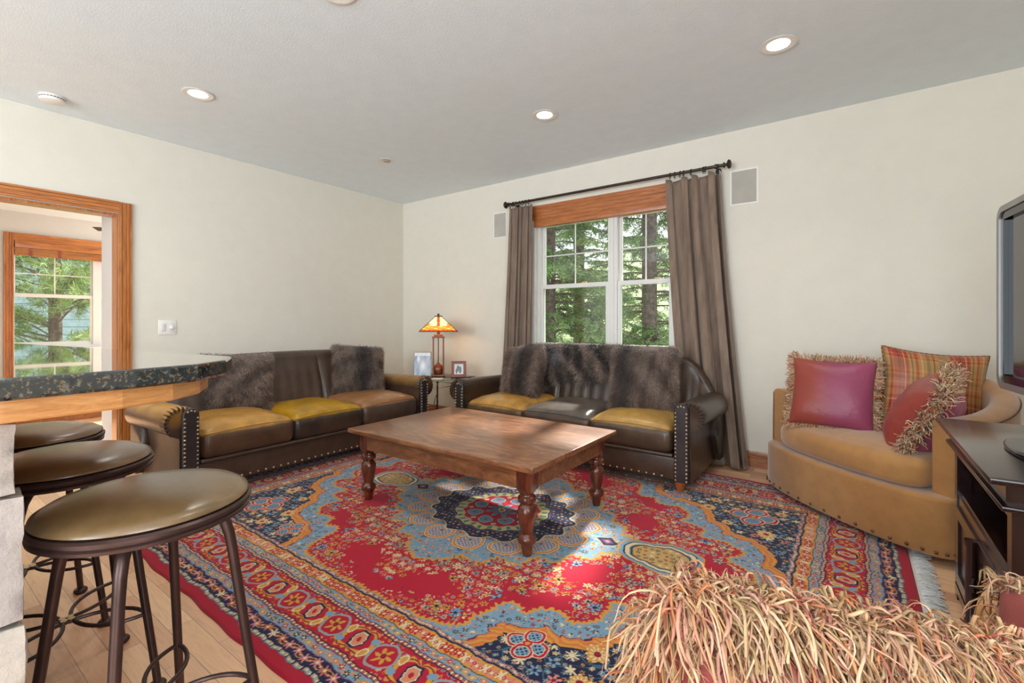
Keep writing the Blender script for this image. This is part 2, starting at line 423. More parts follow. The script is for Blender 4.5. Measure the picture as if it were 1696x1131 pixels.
# the room beyond the doorway
wall_with_hole('wall_study_far', 'x', -7.5, -.15, -2.0, 3.2, 0, 2.40, [(.93, 2.10, .87, 2.04)], 'wall2')
wall_with_hole('wall_study_stub', 'y', 1.215, .13, -5.40, WX-.13, 0, 2.40, [], 'wall2')
wall_with_hole('wall_study_left', 'y', -1.9, -.1, -7.6, WX-.13, 0, 2.40, [], 'wall2')
wall_with_hole('wall_study_right', 'y', 3.1, .1, -7.6, WX-.13, 0, 2.40, [(-7.4, -5.6, .5, 2.2)], 'wall2')  # opening added where the study fill light sits
S(MB().box(-7.7, WX-.12, -2.0, 3.2, 2.40, 2.5).build('ceiling_study', 'ceiling', smooth=False))

def baseboard(name, p, q, side, mat='basewood'):
    """profiled board between two floor points, standing out to `side` (unit vec)"""
    p, q, s = np.array(p, float), np.array(q, float), np.array(side, float)
    prof = [(0, 0), (.016, 0), (.016, .085), (.012, .092), (.014, .10), (.007, .112), (.004, .125), (0, .125)]
    rings = [[(b[0]+s[0]*u, b[1]+s[1]*u, z+.001) for u, z in prof] for b in (p, q)]
    return S(MB().loft(rings).build(name, mat, smooth=False))
baseboard('baseboard_far', (WX+.02, WY-.0005), (1.41, WY-.0005), (0, -1))
baseboard('baseboard_left', (WX+.0005, DY1+.09), (WX+.0005, WY-.03), (1, 0))
baseboard('baseboard_right', (1.4195, .45), (1.4195, WY-.03), (-1, 0))
baseboard('baseboard_study', (-7.4995, -1.8), (-7.4995, 3.0), (1, 0))

# doorway casing
dr = empty('door_1', (WX, DY1, 0)); S(dr)
def casing_v(y0, y1, z0, z1, x0, out, mat, name, parent):
    m = MB(); n = 4; w = (y1-y0)
    m.box(x0, x0+out*.35, y0, y1, z0, z1)
    for i, (a, b, o) in enumerate([(0, .2, 1.0), (.24, .52, .88), (.56, .80, .88), (.84, 1.0, 1.15)]):
        m.box(x0, x0+out*o, y0+a*w, y0+b*w, z0, z1)
    return m.build(name, mat, parent, smooth=False)
def rel(o, parent):
    o.location = -Vector(parent.location); return o
rel(casing_v(DY1+.001, DY1+.084, 0, DH+.091, WX+.0005, .018, 'casing', 'casing', dr), dr)
rel(casing_v(DY0-.098, DY0-.005, 0, DH+.091, WX+.0005, .018, 'casing', 'casing', dr), dr)
m = MB(); z0, z1 = DH+.004, DH+.094
for a, b, o in [(0, 1, .35), (0, .2, 1.0), (.24, .52, .88), (.56, .80, .88), (.84, 1.0, 1.15)]:
    m.box(WX+.0005, WX+.0005+.018*o, DY0-.005, DY1+.0015, z0+a*.09, z0+b*.09)
rel(m.build('casing', 'casing_h', dr, smooth=False), dr)
m = MB(); m.box(WX-.128, WX-.002, DY1-.012, DY1-.001, 0, DH-.002).box(WX-.128, WX-.002, DY0+.001, DY0+.022, 0, DH-.002).box(WX-.128, WX-.002, DY0+.022, DY1-.012, DH-.022, DH-.002)
rel(m.build('jamb', 'casing', dr, smooth=False), dr)

# ---------------------------------------------------------------- window 1 (far wall, twin double hung)
w1 = S(empty('window_1', (-2.0, WY, BZ0)))
def R1(o): return rel(o, w1)
yf = WY+.05; MX = -1.868
m = MB()
m.box(BX0, BX1, yf-.01, yf+.10, BZ1-.045, BZ1).box(BX0, BX1, yf-.03, yf+.10, BZ0, BZ0+.045)
m.box(BX0, BX0+.035, yf-.01, yf+.10, BZ0+.045, BZ1-.045).box(BX1-.035, BX1, yf-.01, yf+.10, BZ0+.045, BZ1-.045)
m.box(MX-.045, MX+.045, yf-.015, yf+.10, BZ0+.045, BZ1-.045).box(MX-.015, MX+.015, yf-.022, yf-.013, BZ0+.045, BZ1-.045)
R1(m.build('window_frame', 'vinyl', w1, smooth=False))
ZM = 1.545
for (a, b) in ((BX0+.036, MX-.046), (MX+.046, BX1-.036)):
    lo = MB(); t = .032
    lo.box(a, a+t, yf, yf+.035, BZ0+.046, ZM+.02).box(b-t, b, yf, yf+.035, BZ0+.046, ZM+.02).box(a+t, b-t, yf, yf+.035, BZ0+.046, BZ0+.09).box(a+t, b-t, yf-.004, yf+.035, ZM-.022, ZM+.02)
    s1 = R1(lo.build('lower_sash', 'vinyl', w1, smooth=False))
    p = MB().box(a+t, b-t, yf+.015, yf+.019, BZ0+.09, ZM-.022).build('pane', 'pane', s1, smooth=False)
    up = MB(); up.box(a, a+t*.8, yf+.04, yf+.075, ZM-.02, BZ1-.046).box(b-t*.8, b, yf+.04, yf+.075, ZM-.02, BZ1-.046).box(a+t*.8, b-t*.8, yf+.04, yf+.075, ZM-.02, ZM+.015).box(a+t*.8, b-t*.8, yf+.04, yf+.075, BZ1-.08, BZ1-.046)
    s2 = R1(up.build('upper_sash', 'vinyl', w1, smooth=False))
    MB().box(a+t*.8, b-t*.8, yf+.055, yf+.059, ZM+.015, BZ1-.08).build('pane', 'pane', s2, smooth=False)
    c = (a+b)/2; zz = (ZM+.015+BZ1-.08)/2+.0
    MB().box(c-.006, c+.006, yf+.048, yf+.054, ZM+.015, BZ1-.08).box(a+t*.8, b-t*.8, yf+.048, yf+.0535, zz-.006, zz+.006).build('grille_bars', 'vinyl', s2, smooth=False)
    R1(MB().box(c-.025+.12, c+.025+.12, yf+.004, yf+.03, ZM+.02, ZM+.034, b=.004).build('sash_lock', 'tan_lock', w1))
# wooden head and side casing, stool, roman shade cassette
m = MB()
m.box(BX0-.06, BX1+.06, WY-.02, WY-.0005, BZ1-.02, BZ1+.135)
for k in range(4): m.box(BX0-.06, BX1+.06, WY-.026, WY-.019, BZ1-.012+k*.036, BZ1+.014+k*.036)
R1(m.build('head_casing', 'casing_x', w1, smooth=False))
R1(MB().box(BX0+.002, BX1-.002, WY-.03, WY+.035, BZ1-.092, BZ1-.022, b=.005).build('raised_blind', 'casing_x', w1))
R1(MB().box(BX0-.03, BX1+.03, WY-.035, WY+.04, BZ0-.025, BZ0-.0005, b=.004).box(BX0-.03, BX1+.03, WY-.018, WY-.0005, BZ0-.11, BZ0-.026).build('window_sill', 'vinyl', w1))
R1(MB().box(BX0-.035, BX0+.0, WY-.014, WY-.0005, BZ0, BZ1-.02).box(BX1, BX1+.035, WY-.014, WY-.0005, BZ0, BZ1-.02).build('side_casing', 'vinyl', w1))

# ---------------------------------------------------------------- window 2 (room beyond)
w2 = S(empty('window_2', (-7.5, 1.4, .87)))
def R2(o): return rel(o, w2)
Y0, Y1, Z0, Z1 = .93, 2.10, .87, 2.04; xb = -7.56; YM = 1.662
m = MB(); t = .04
m.box(xb-.06, xb, Y0, Y0+t*.5, Z0, Z1).box(xb-.06, xb, Y1-t, Y1, Z0, Z1).box(xb-.06, xb, Y0+t*.5, Y1-t, Z0, Z0+.03).box(xb-.06, xb, Y0+t*.5, Y1-t, Z1-.03, Z1).box(xb-.06, xb+.01, YM-.045, YM+.035, Z0+.03, Z1-.03)
R2(m.build('window_frame', 'vinyl', w2, smooth=False))
for a, b in ((Y0+.021, YM-.046), (YM+.036, Y1-.041)):
    m = MB(); m.box(xb-.03, xb-.005, a, b, 1.455, 1.495).box(xb-.03, xb-.005, a, b, Z0+.031, Z0+.07).box(xb-.03, xb-.005, b-.022, b, Z0+.07, 1.455)
    s1 = R2(m.build('lower_sash', 'vinyl', w2, smooth=False))
    MB().box(xb-.02, xb-.016, a, b-.022, Z0+.07, 1.455).build('pane', 'pane', s1, smooth=False)
    c = (a+b)/2; m = MB(); m.box(xb-.055, xb-.032, b-.012, b, 1.496, Z1-.03).box(xb-.055, xb-.032, a, a+.01, 1.496, Z1-.03)
    s2 = R2(m.build('upper_sash', 'vinyl', w2, smooth=False))
    MB().box(xb-.046, xb-.042, a+.01, b-.012, 1.496, Z1-.03).build('pane', 'pane', s2, smooth=False)
    MB().box(xb-.041, xb-.035, c-.006, c+.006, 1.496, Z1-.03).box(xb-.041, xb-.0355, a+.01, b-.012, 1.715, 1.726).build('grille_bars', 'vinyl', s2, smooth=False)
R2(casing_v(Y0-.07, Y0+.005, .80, 2.16, -7.4995, .02, 'casing', 'casing', w2))
R2(casing_v(Y1-.005, Y1+.07, .80, 2.16, -7.4995, .02, 'casing', 'casing', w2))
R2(MB().box(-7.4995, -7.478, Y0+.006, Y1-.006, 2.075, 2.16).box(-7.478, -7.472, Y0+.006, Y1-.006, 2.13, 2.16).build('head_casing', 'casing_h', w2, smooth=False))
R2(MB().box(-7.4995, -7.45, Y0-.05, Y1+.05, .835, .868).build('window_sill', 'vinyl', w2, smooth=False))
bl = R2(MB().box(-7.535, -7.465, Y0+.012, Y1-.012, 2.0, 2.074, b=.004).build('blind', 'casing_h', w2))
m = MB()
for k in range(6): m.box(-7.53, -7.475, Y0+.014, Y1-.014, 1.915+k*.0135, 1.925+k*.0135)
m.build('stacked_slats', 'casing_h', bl, smooth=False)
m = MB()
for q in (.12, .36, .80): m.box(-7.474, -7.472, Y0+q, Y0+q+.03, 1.913, 2.073)
m.build('ladder_tape', M['frame_red'], bl, smooth=False)
# ceiling fan in the room beyond (one blade shows)
fan = tag(empty('ceiling_fan', (-6.35, 1.95, 2.40)), 'ceiling fan in the room beyond the doorway, one dark blade tip showing', 'ceiling fan')
MB().lathe([(.07, 0), (.065, -.03), (.012, -.045), (.012, -.16), (.09, -.17), (.1, -.23), (.06, -.27)], n=20).build('motor', 'rod', fan)
for k in range(5):
    a = 2*PI*k/5-.93; ca, sa = math.cos(a), math.sin(a)
    v, f = rbox(.50, .12, .007, .003, 1)
    MB().add(v+(.36, 0, 0), f).xf(Matrix.Translation((0, 0, -.21)) @ Matrix.Rotation(a, 4, 'Z') @ Matrix.Rotation(.15, 4, 'X')).build('blade', 'rod', fan)

# ================================================================ CEILING AND WALL FITTINGS
def can(x, y, label, lit=True, scale=1):
    t = tag(empty('recessed_light', (x, y, CH)), label, 'ceiling light', 'lit recessed lights in the ceiling')
    MB().lathe([(.082, -.0005), (.094, -.003), (.096, -.006), (.09, -.008), (.078, -.006), (.060, -.004)], n=32).build('trim_ring', 'plastic', t)
    MB().lathe([(.0001, -.0075), (.030, -.0075), (.048, -.0065), (.0585, -.0045)], n=28).build('lamp_lens', 'bulb', t)
    d = light('can_beam', 'SPOT', (x, y, CH-.02), 22, (1, .96, .90), spot_size=math.radians(125), spot_blend=.9, shadow_soft_size=.06)
    return t
can(-3.643, 1.331, 'lit recessed ceiling light on the left, over the left end of the left sofa')
can(-1.884, 3.014, 'lit recessed ceiling light in the middle, in front of the window')
can(-.334, 3.028, 'large lit recessed ceiling light at upper right, over the tan loveseat side')
can(-1.98, 1.30, 'lit recessed ceiling light at the very top edge of the photo')
can(-.334, 1.30, 'added recessed ceiling light above the camera, outside the view')  # extra lit can, unseen, added for its light
can(-1.9, -.6, 'added recessed ceiling light behind the bar, outside the view')  # another unseen can, added to light the room
sp = tag(empty('fire_sprinkler', (-3.666, 2.962, CH)), 'small unlit round grey disc set flush in the ceiling near the room corner', 'sprinkler')
MB().lathe([(.075, -.0005), (.078, -.004), (.055, -.006), (.05, -.003)], n=28).build('cover_plate', 'plastic', sp)
MB().lathe([(.03, -.002), (.032, -.010), (.012, -.013)], n=16, loc=(.008, -.004, -.002)).build('eyeball', 'grille', sp)
sd = tag(empty('smoke_detector', (-4.515, .751, CH)), 'round white smoke detector on the ceiling near the left wall', 'smoke detector')
MB().lathe([(.068, -.0005), (.070, -.012), (.066, -.014), (.066, -.020), (.070, -.022), (.066, -.036), (.05, -.042), (.001, -.043)], n=36).build('housing', 'plastic', sd)
m = MB()
for k in range(24):
    a = 2*PI*k/24; m.box(-.0055, .0055, .0655, .0685, -.0195, -.0145) if 0 else m.add((np.array(rbox(.012, .004, .004, .001, 1)[0])+(0, .0665, -.017)) @ np.array(Matrix.Rotation(a, 3, 'Z')).T, rbox(.012, .004, .004, .001, 1)[1])
m.build('vent_slots', 'black', sd)

def in_wall_speaker(x0, x1, z0, z1, label):
    t = tag(empty('wall_speaker', ((x0+x1)/2, WY, (z0+z1)/2)), label, 'speaker', 'flush speakers in the far wall')
    w, h = (x1-x0)/2, (z1-z0)/2; b = .014
    MB().box(-w, w, -.005, -.0005, -h, -h+b).box(-w, w, -.005, -.0005, h-b, h).box(-w, -w+b, -.005, -.0005, -h+b, h-b).box(w-b, w, -.005, -.0005, -h+b, h-b).build('frame', 'plastic', t, smooth=False)
    MB().box(-w+b, w-b, -.004, -.0005, -h+b, h-b).build('grille', 'grille', t, smooth=False)
in_wall_speaker(-.812, -.600, 2.125, 2.418, 'flush grey wall speaker to the right of the curtains')
in_wall_speaker(-3.305, -3.112, 2.118, 2.41, 'flush grey wall speaker to the left of the curtains, partly behind the drape')
sw = tag(empty('light_switch', (WX, 1.531, 1.122)), 'white two gang switch plate with a rocker and a round dimmer on the left wall', 'light switch')
MB().box(.0005, .006, -.066, .066, -.064, .064, b=.003).build('wall_plate', 'plastic', sw)
MB().box(.006, .010, -.046, -.016, -.033, .033, b=.002).build('rocker', 'vinyl', sw)
MB().box(.006, .008, .014, .048, -.033, .033, b=.0008).build('dimmer_insert', 'vinyl', sw)
MB().lathe([(.015, 0), (.014, .012), (.010, .014)], (.008, .031, 0), 20, 'x').build('dimmer_knob', 'plastic', sw)
sw2 = tag(empty('light_switch', (-5.03, 1.215, 1.10)), 'white switch plate on the stub wall just inside the doorway', 'light switch')
MB().box(-.035, .035, -.006, -.0005, -.06, .06, b=.002).build('wall_plate', 'plastic', sw2)
MB().box(-.012, .012, -.009, -.006, -.03, .03, b=.001).build('rocker', 'vinyl', sw2)
# ================================================================ CURTAINS AND ROD
def drape(name, top, bot, ztop, zbot, folds, amp, label, ytop, ybot, seed, flare=False):
    """one hanging velvet panel; top=(x0,x1) bot=(x0,x1)"""
    rg = np.random.default_rng(seed); nu, nv = 180, 60
    ph = rg.uniform(0, 2*PI, 4); G = np.zeros((nu, nv, 3))
    root = tag(empty(name, ((bot[0]+bot[1])/2, ybot, zbot)), label, 'curtain', 'brown velvet curtains')
    for j in range(nv):
        v = j/(nv-1); z = ztop + (zbot-ztop)*v
        e = v**1.25
        a0 = top[0]+(bot[0]-top[0])*e; a1 = top[1]+(bot[1]-top[1])*e; y0 = ytop+(ybot-ytop)*v**1.5; y0_ = y0
        for i in range(nu):
            u = i/(nu-1)
            uu = u + .035*math.sin(2*PI*u*2+ph[0]+v*.8)
            s = math.sin(2*PI*folds*uu+ph[1]) ; s2 = math.sin(2*PI*folds*2.3*uu+ph[2]+v*1.5)
            kk = (.45+.75*u) if flare else 1.0; y0 = y0_ + (.02-.05*u*v if flare else 0)
            am = amp*(.55+.65*v)*kk; yy = y0 + am*(abs(s)**.75*(1 if s > 0 else -1)) + am*.25*s2*(.5+v*.5)
            xx = a0+(a1-a0)*u + .018*math.sin(4*PI*folds*uu+ph[1])*(.6+.6*v)
            zz = z + (0.012*math.sin(2*PI*folds*uu+1) if j == 0 else 0)
            G[i, j] = (xx, yy, zz)
    G -= np.array(root.location)
    MB().grid(G).build('curtain_panel', 'velvet', root, solid=.004, sharp=180)
    G2 = G[:, :3].copy(); G2[:, :, 1] -= .0035; G2[:, 0, 2] += .001
    return root
drape('curtain', (-3.005, -2.705), (-3.13, -2.76), 2.405, .03, 4.6, .030, 'brown velvet curtain on the left side of the window, behind the wall side sofa arm', 4.095, 4.105, 3)
drape('curtain', (-1.305, -.865), (-1.14, -.655), 2.405, .012, 4.0, .056, 'wide brown velvet curtain on the right side of the window, flaring to the floor', 4.095, 4.090, 11, True)
rodr = tag(empty('curtain_rod', (-1.93, 4.095, 2.449)), 'dark bronze curtain rod with disc finials over the window', 'curtain rod')
MB().lathe([(.0125, -1.085), (.0125, 1.085)], n=16, axis='x').build('rod', 'rod', rodr)
for s in (-1, 1):
    pr = [(.012, 1.083), (.022, 1.088), (.022, 1.096), (.012, 1.10), (.012, 1.112), (.034, 1.122), (.038, 1.130), (.030, 1.142), (.010, 1.148)]
    if s < 0: pr = [(r, -x) for r, x in pr][::-1]
    MB().lathe(pr, n=20, axis='x').build('finial', 'rod', rodr)
    MB().lathe([(.019, 1.03*s-.008), (.019, 1.03*s+.008)], n=16, axis='x').tube([(1.03*s, 0, -.01), (1.03*s, .04, -.014), (1.03*s, .088, -.018)], .007).lathe([(.024, .088), (.024, .0945)], (1.03*s, 0, -.018), 18, 'y').build('bracket', 'rod', rodr)
xs = [-3.0, -2.965, -2.925, -2.875, -2.84, -2.80, -2.76, -1.275, -1.235, -1.19, -1.16, -1.10, -1.0, -.985, -.885]
for k, x in enumerate(xs):
    r = tag(empty('curtain_ring', (x, 4.095, 2.449)), 'bronze curtain ring on the rod, %s from the %s finial' % (('nearest', 'second', 'third', 'fourth', 'fifth', 'sixth', 'seventh', 'eighth')[k if k < 7 else 14-k], 'left' if k < 7 else 'right'), 'curtain ring', 'rings of the left curtain' if k < 7 else 'rings of the right curtain')
    a = np.linspace(0, 2*PI, 24, endpoint=False)
    MB().tube([(0.004*math.sin(t), .021*math.cos(t), -.006+.021*math.sin(t)) for t in a], .0035, 8, True).build('ring', 'rod', r)
    MB().tube([(0, 0, -.028), (0, .002, -.036), (0, 0, -.044)], .003, 6).build('eyelet', 'rod', r)

# ================================================================ SOFAS
DKB, MIDB = lin((62, 48, 42)), lin((118, 86, 60))
GOLD, YEL, TANL, SILV = lin((216, 160, 76)), lin((206, 154, 26)), lin((184, 128, 82)), lin((112, 100, 90))
def nvar(P, s, seed=0):
    """cheap smooth noise 0..1"""
    r = np.random.default_rng(seed); o = np.zeros(len(P))
    for k in range(5):
        d = r.normal(size=3); d /= np.linalg.norm(d); o += np.sin(P @ d*s*(1+.6*k)+r.uniform(0, 6))/(1+.4*k)
    return np.clip(.5+o*.16, 0, 1)
def lerp(a, b, t): t = np.asarray(t)[:, None]; return np.asarray(a)*(1-t)+np.asarray(b)*t
def studs(pts, nrm, r=.0075):
    m = MB()
    for p, n in zip(pts, nrm):
        q = Vector(n).to_track_quat('Z', 'Y').to_matrix(); v = []; f = []; K = 8
        for rr, h in ((1, 0), (.85, .45), (.45, .75)):
            for j in range(K): v.append(Vector(p)+q @ Vector((rr*r*math.cos(2*PI*j/K), rr*r*math.sin(2*PI*j/K), h*r)))
        v.append(Vector(p)+q @ Vector((0, 0, r*.85)))
        for i in range(2):
            for j in range(K): f.append((i*K+j, i*K+(j+1) % K, (i+1)*K+(j+1) % K, (i+1)*K+j))
        for j in range(K): f.append((2*K+j, 2*K+(j+1) % K, 3*K))
        m.add([tuple(a) for a in v], f)
    return m
def sofa(name, loc, rz, label, tops, fronts, dark, backc, seed):
    t = tag(empty(name, loc, rz), label, 'sofa')
    W2 = 1.05
    # frame rail
    m = MB(); v, f = rbox(1.92, .80, .165, .018); m.add(v+(0, .425, .165), f)
    P = m.v[0]; m.c = [lerp(dark, MIDB, nvar(P, 9, seed)*.5)]
    fr = m.build('base', 'leather', t, col=True)
    v, f = rbox(1.88, .05, .03, .0145); m = MB().add(v+(0, .03, .256), f); m.c = [lerp(dark, MIDB, nvar(m.v[0], 9, seed)*.4)]
    m.build('front_welt', 'leather', t, col=True)
    xs = np.arange(-.90, .905, .055)
    studs([(x, .024, .105) for x in xs], [(0, -1, 0)]*len(xs), .0085).build('nailhead_row', 'nail', fr)
    # arms
    for s in (-1, 1):
        cx, cz, R = 1.045, .535, .098
        prof = [(.945, .09), (.945, .30), (.943, .46)]
        for a in np.linspace(math.radians(200), math.radians(-62), 20): prof.append((cx+R*math.cos(a), cz+R*math.sin(a)))
        prof += [(1.058, .43), (1.058, .25), (1.058, .09)]
        rings = []; cl = []
        for q, sc_ in ((.018, .93), (.012, .965), (.03, 1.0), (.10, 1.0), (.3, 1.005), (.55, 1.0), (.74, .99), (.775, .95), (.785, .85)):
            rg = []
            for x, z in prof:
                zz = .3+(z-.3)*(1 if z < .45 else sc_); xx = 1.0+(x-1.0)*sc_
                rg.append((s*xx, q, zz - .02*max(0, q-.1)*(z > .45)))
            rings.append(rg if s > 0 else rg[::-1])
        m = MB().loft(rings); P = m.v[0]
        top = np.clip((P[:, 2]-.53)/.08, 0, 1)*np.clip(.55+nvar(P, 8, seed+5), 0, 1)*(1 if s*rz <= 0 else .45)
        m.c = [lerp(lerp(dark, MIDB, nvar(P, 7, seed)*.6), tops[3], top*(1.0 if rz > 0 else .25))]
        am = m.build('arm', 'leather', t, col=True, sharp=60)
        # gathered pleats fanning round the front of the roll
        m = MB()
        for a in np.linspace(math.radians(185), math.radians(-40), 16):
            c, sn = math.cos(a), math.sin(a)
            m.tube([(s*(cx+R*.70*c), .010, cz+R*.70*sn), (s*(cx+R*.93*c), .012, cz+R*.93*sn), (s*(cx+R*1.0*c), .035, cz+R*1.0*sn), (s*(cx+R*1.003*c), .075, cz+R*1.003*sn)], [.004, .006, .004, .001], 6)
        m.c = [np.tile(dark, (len(q), 1)) for q in m.v]; m.build('pleats', 'leather', am, col=True)
        # front panel with two columns of nails
        pc = 1.0; hw = .048; pts = []
        poly = [(pc-hw, .088), (pc+hw, .088), (pc+hw, .56)]
        for a in np.linspace(0, PI, 10)[1:-1]: poly.append((pc+hw*math.cos(a), .575+.045*math.sin(a)))
        poly.append((pc-hw, .56))
        if s < 0: poly = [(-x, z) for x, z in poly][::-1]
        m = MB(); cxp = s*pc
        r0 = [(x, .012, z) for x, z in poly]; r1 = [(x, -.008, z) for x, z in poly]; r2 = [(cxp+(x-cxp)*.86, -.016, .33+(z-.33)*.985) for x, z in poly]
        m.loft([r0, r1, r2]); m.c = [np.tile(lin((58, 52, 52)), (len(m.v[0]), 1))]
        pn = m.build('arm_front', 'leather', am, col=True)
        zs = np.arange(.105, .57, .0265)
        pts = [(s*(pc+d*.036), -.0145, z) for d in (-1, 1) for z in zs] + [(s*(pc+.030*math.cos(a)), -.0145, .578+.026*math.sin(a)) for a in (PI*.28, PI*.5, PI*.72)]
        studs(pts, [(0, -1, 0)]*len(pts), .0075).build('nailheads', 'nail', pn)
    # back: one upholstered shell with channels
    xs = np.sort(np.concatenate([np.linspace(-1.10, 1.10, 89), [s_*.31+o_ for s_ in (-1, 1) for o_ in (-.0045, -.0025, 0, .0025, .0045)]])); rings = []
    for x in xs:
        ax_ = abs(x); zt = .905 - .018*(ax_/.8)**2 - (0 if ax_ < .78 else .36*((ax_-.78)/.32)**1.9)
        sh = 0 if ax_ < .9 else (ax_-.9)
        yb = .835 - sh*.25
        pts = [(yb, .10), (yb, .5), (yb, zt-.07)]
        for a in np.linspace(0, PI, 9): pts.append((yb-.06+.06*math.cos(a), zt-.06+.06*math.sin(a)))
        y1, zf = yb-.12, zt-.07
        for q in np.linspace(0, 1, 12):
            z = zf+(.30-zf)*q; y = y1 - .14*q - .028*math.sin(PI*q)
            ch = math.exp(-((ax_-.31)/.012)**2)*.016 + math.exp(-((ax_-.93)/.02)**2)*.02 + math.exp(-((x)/.008)**2)*.005
            y += ch*(1 if q > .02 else 0) + .004*math.sin(x*62+q*2)*math.sin(PI*q)
            pts.append((y, z))
        pts += [(yb-.12, .10)]
        rings.append([(x, y, z) for y, z in pts])
    m = MB().loft(rings); P = m.v[0]
    m.c = [lerp(lerp(dark, MIDB, nvar(P, 5, seed+2)*.5), backc, np.clip((nvar(P, 6, seed+9)-.35)*1.3, 0, 1)*(P[:, 1] < .8))]
    sm_ = (np.abs(np.abs(P[:, 0])-.31) < .003) & (P[:, 1] < .74) & (P[:, 2] > .3); m.c[0][sm_] = np.array(lin((150, 118, 88)))*(.5 if rz > 0 else .9)
    bk = m.build('back', 'leather', t, col=True, sharp=75)
    # seat cushions
    for k in range(3):
        xc = (-.62, 0, .62)[k]
        P, f, uv = softbox(.612, .70, .185, .045, .055 if k != 1 else .045, 0, 26, 8)
        P = P + np.array([xc, .355, .352])
        wr = nvar(P, 38, seed+k)*.010*(uv[:, 2] > .2) ; P[:, 2] += wr
        edge = np.maximum(abs(uv[:, 0]), -uv[:, 1])
        tp = np.clip((P[:, 2]-.418)/.010, 0, 1)*(uv[:, 2] > .3)
        cfront = lerp(fronts[k], MIDB, nvar(P, 16, seed+30+k)*.55)
        tcol = lerp(tops[k], np.array(tops[k])*.55+np.array(dark)*.35, np.clip(nvar(P, 9, seed+50+k)*1.5-.65, 0, 1)*.8)
        m = MB().add(P, f); m.c = [cfront*(1-tp[:, None])+tcol*tp[:, None]]
        cu = m.build('seat_cushion', 'leather', t, col=True, sharp=180)
        pp = [(xc-.296, .04, .424), (xc-.29, .012, .427)] + [(x+xc, -.004+.004*math.cos(x*9), .432+.010*(1-(x/.3)**2)) for x in np.linspace(-.26, .26, 11)] + [(xc+.29, .012, .427), (xc+.296, .04, .424)]
        m = MB().tube(pp, .0042, 6); m.c = [np.tile(np.array(tops[k])*.55, (len(m.v[0]), 1))]; m.build('piping', 'leather', cu, col=True)
    for sx in (-.97, .97):
        for sy in (.075, .80):
            MB().lathe([(.022, .012), (.026, .02), (.040, .075), (.042, .092)], (sx, sy, 0), 20).build('foot', 'foot', t)
    return t
BLK = lin((44, 38, 36))
sofa('leather_sofa', (-3.40, 2.20, 0), PI/2, 'brown leather sofa along the left wall with a mustard yellow middle seat cushion', [GOLD, YEL, TANL, GOLD], [lin((84, 58, 42)), BLK, lin((80, 68, 62))], lin((60, 46, 40)), lin((88, 74, 68)), 1)
sofa('leather_sofa', (-1.92, 3.20, 0), 0, 'black brown leather sofa under the window with a fur throw over its back', [GOLD, SILV, lin((206, 160, 84)), lin((58, 50, 46))], [lin((90, 66, 40)), lin((66, 52, 40)), lin((58, 50, 42))], lin((44, 36, 32)), lin((58, 48, 40)), 2)

# ================================================================ FUR AND PILLOWS
def pillow_shell(w, h, t, n=28, pinch=.05, seed=0, rumple=.01):
    """pillow in local x (width), z (height), y thickness; returns P, faces, normals, uv"""
    u = np.linspace(-1, 1, n+1); s = np.sign(u)*(1-(1-abs(u))**1.35)
    U, V = np.meshgrid(s, s, indexing='ij')
    X = U*(w/2)*(1-pinch*(1-V**2)); Z = V*(h/2)*(1-pinch*(1-U**2))
    T = t/2*np.power(np.clip((1-U**4)*(1-V**4), 0, 1), .5)*(1-.25*(U**2+V**2)/2)
    sh = (n+1)*(n+1); r = nvar(np.stack([X.ravel(), 0*X.ravel(), Z.ravel()], 1), 14, seed).reshape(X.shape)*rumple*(T > .002)
    A = np.stack([X, -T-r, Z], -1).reshape(-1, 3); B = np.stack([X, T+r, Z], -1).reshape(-1, 3)
    f = []
    for i in range(n):
        for j in range(n):
            a, b, c, d = i*(n+1)+j, (i+1)*(n+1)+j, (i+1)*(n+1)+j+1, i*(n+1)+j+1
            f.append((a, b, c, d)); f.append((sh+d, sh+c, sh+b, sh+a))
    P = np.concatenate([A, B]); uv = np.concatenate([np.stack([U, V], -1).reshape(-1, 2)]*2)
    side = np.concatenate([-np.ones(sh), np.ones(sh)])
    return P, f, uv, side
def face_normals(P, f):
    F = np.array(f); n = np.cross(P[F[:, 1]]-P[F[:, 0]], P[F[:, 3]]-P[F[:, 0]]) + np.cross(P[F[:, 3]]-P[F[:, 2]], P[F[:, 1]]-P[F[:, 2]])
    return norm(n), np.linalg.norm(n, axis=1), P[F]
def fur_on(P, f, n, length, width, down, colf, seed, lie=1.0, curl=.08):
    rg = np.random.default_rng(seed); N_, A_, Q = face_normals(P, f)
    idx = rg.choice(len(N_), n, p=A_/A_.sum()); a, b = rg.random((2, n, 1)); q = Q[idx]
    R = q[:, 0]*(1-a)*(1-b)+q[:, 1]*a*(1-b)+q[:, 2]*a*b+q[:, 3]*(1-a)*b
    D = norm(N_[idx]) + lie*np.array(down) + rg.normal(size=(n, 3))*.32
    c = colf(R) * rg.uniform(.45, 1.75, (n, 1))
    return strands(R-N_[idx]*.002, D, rg.uniform(.6, 1.15, n)*length, .25, width, 3, 2, curl, .75, c, rg)
def xf_axes(o, size_dir, up, nrm): return mat_axes(o, size_dir, nrm, up)
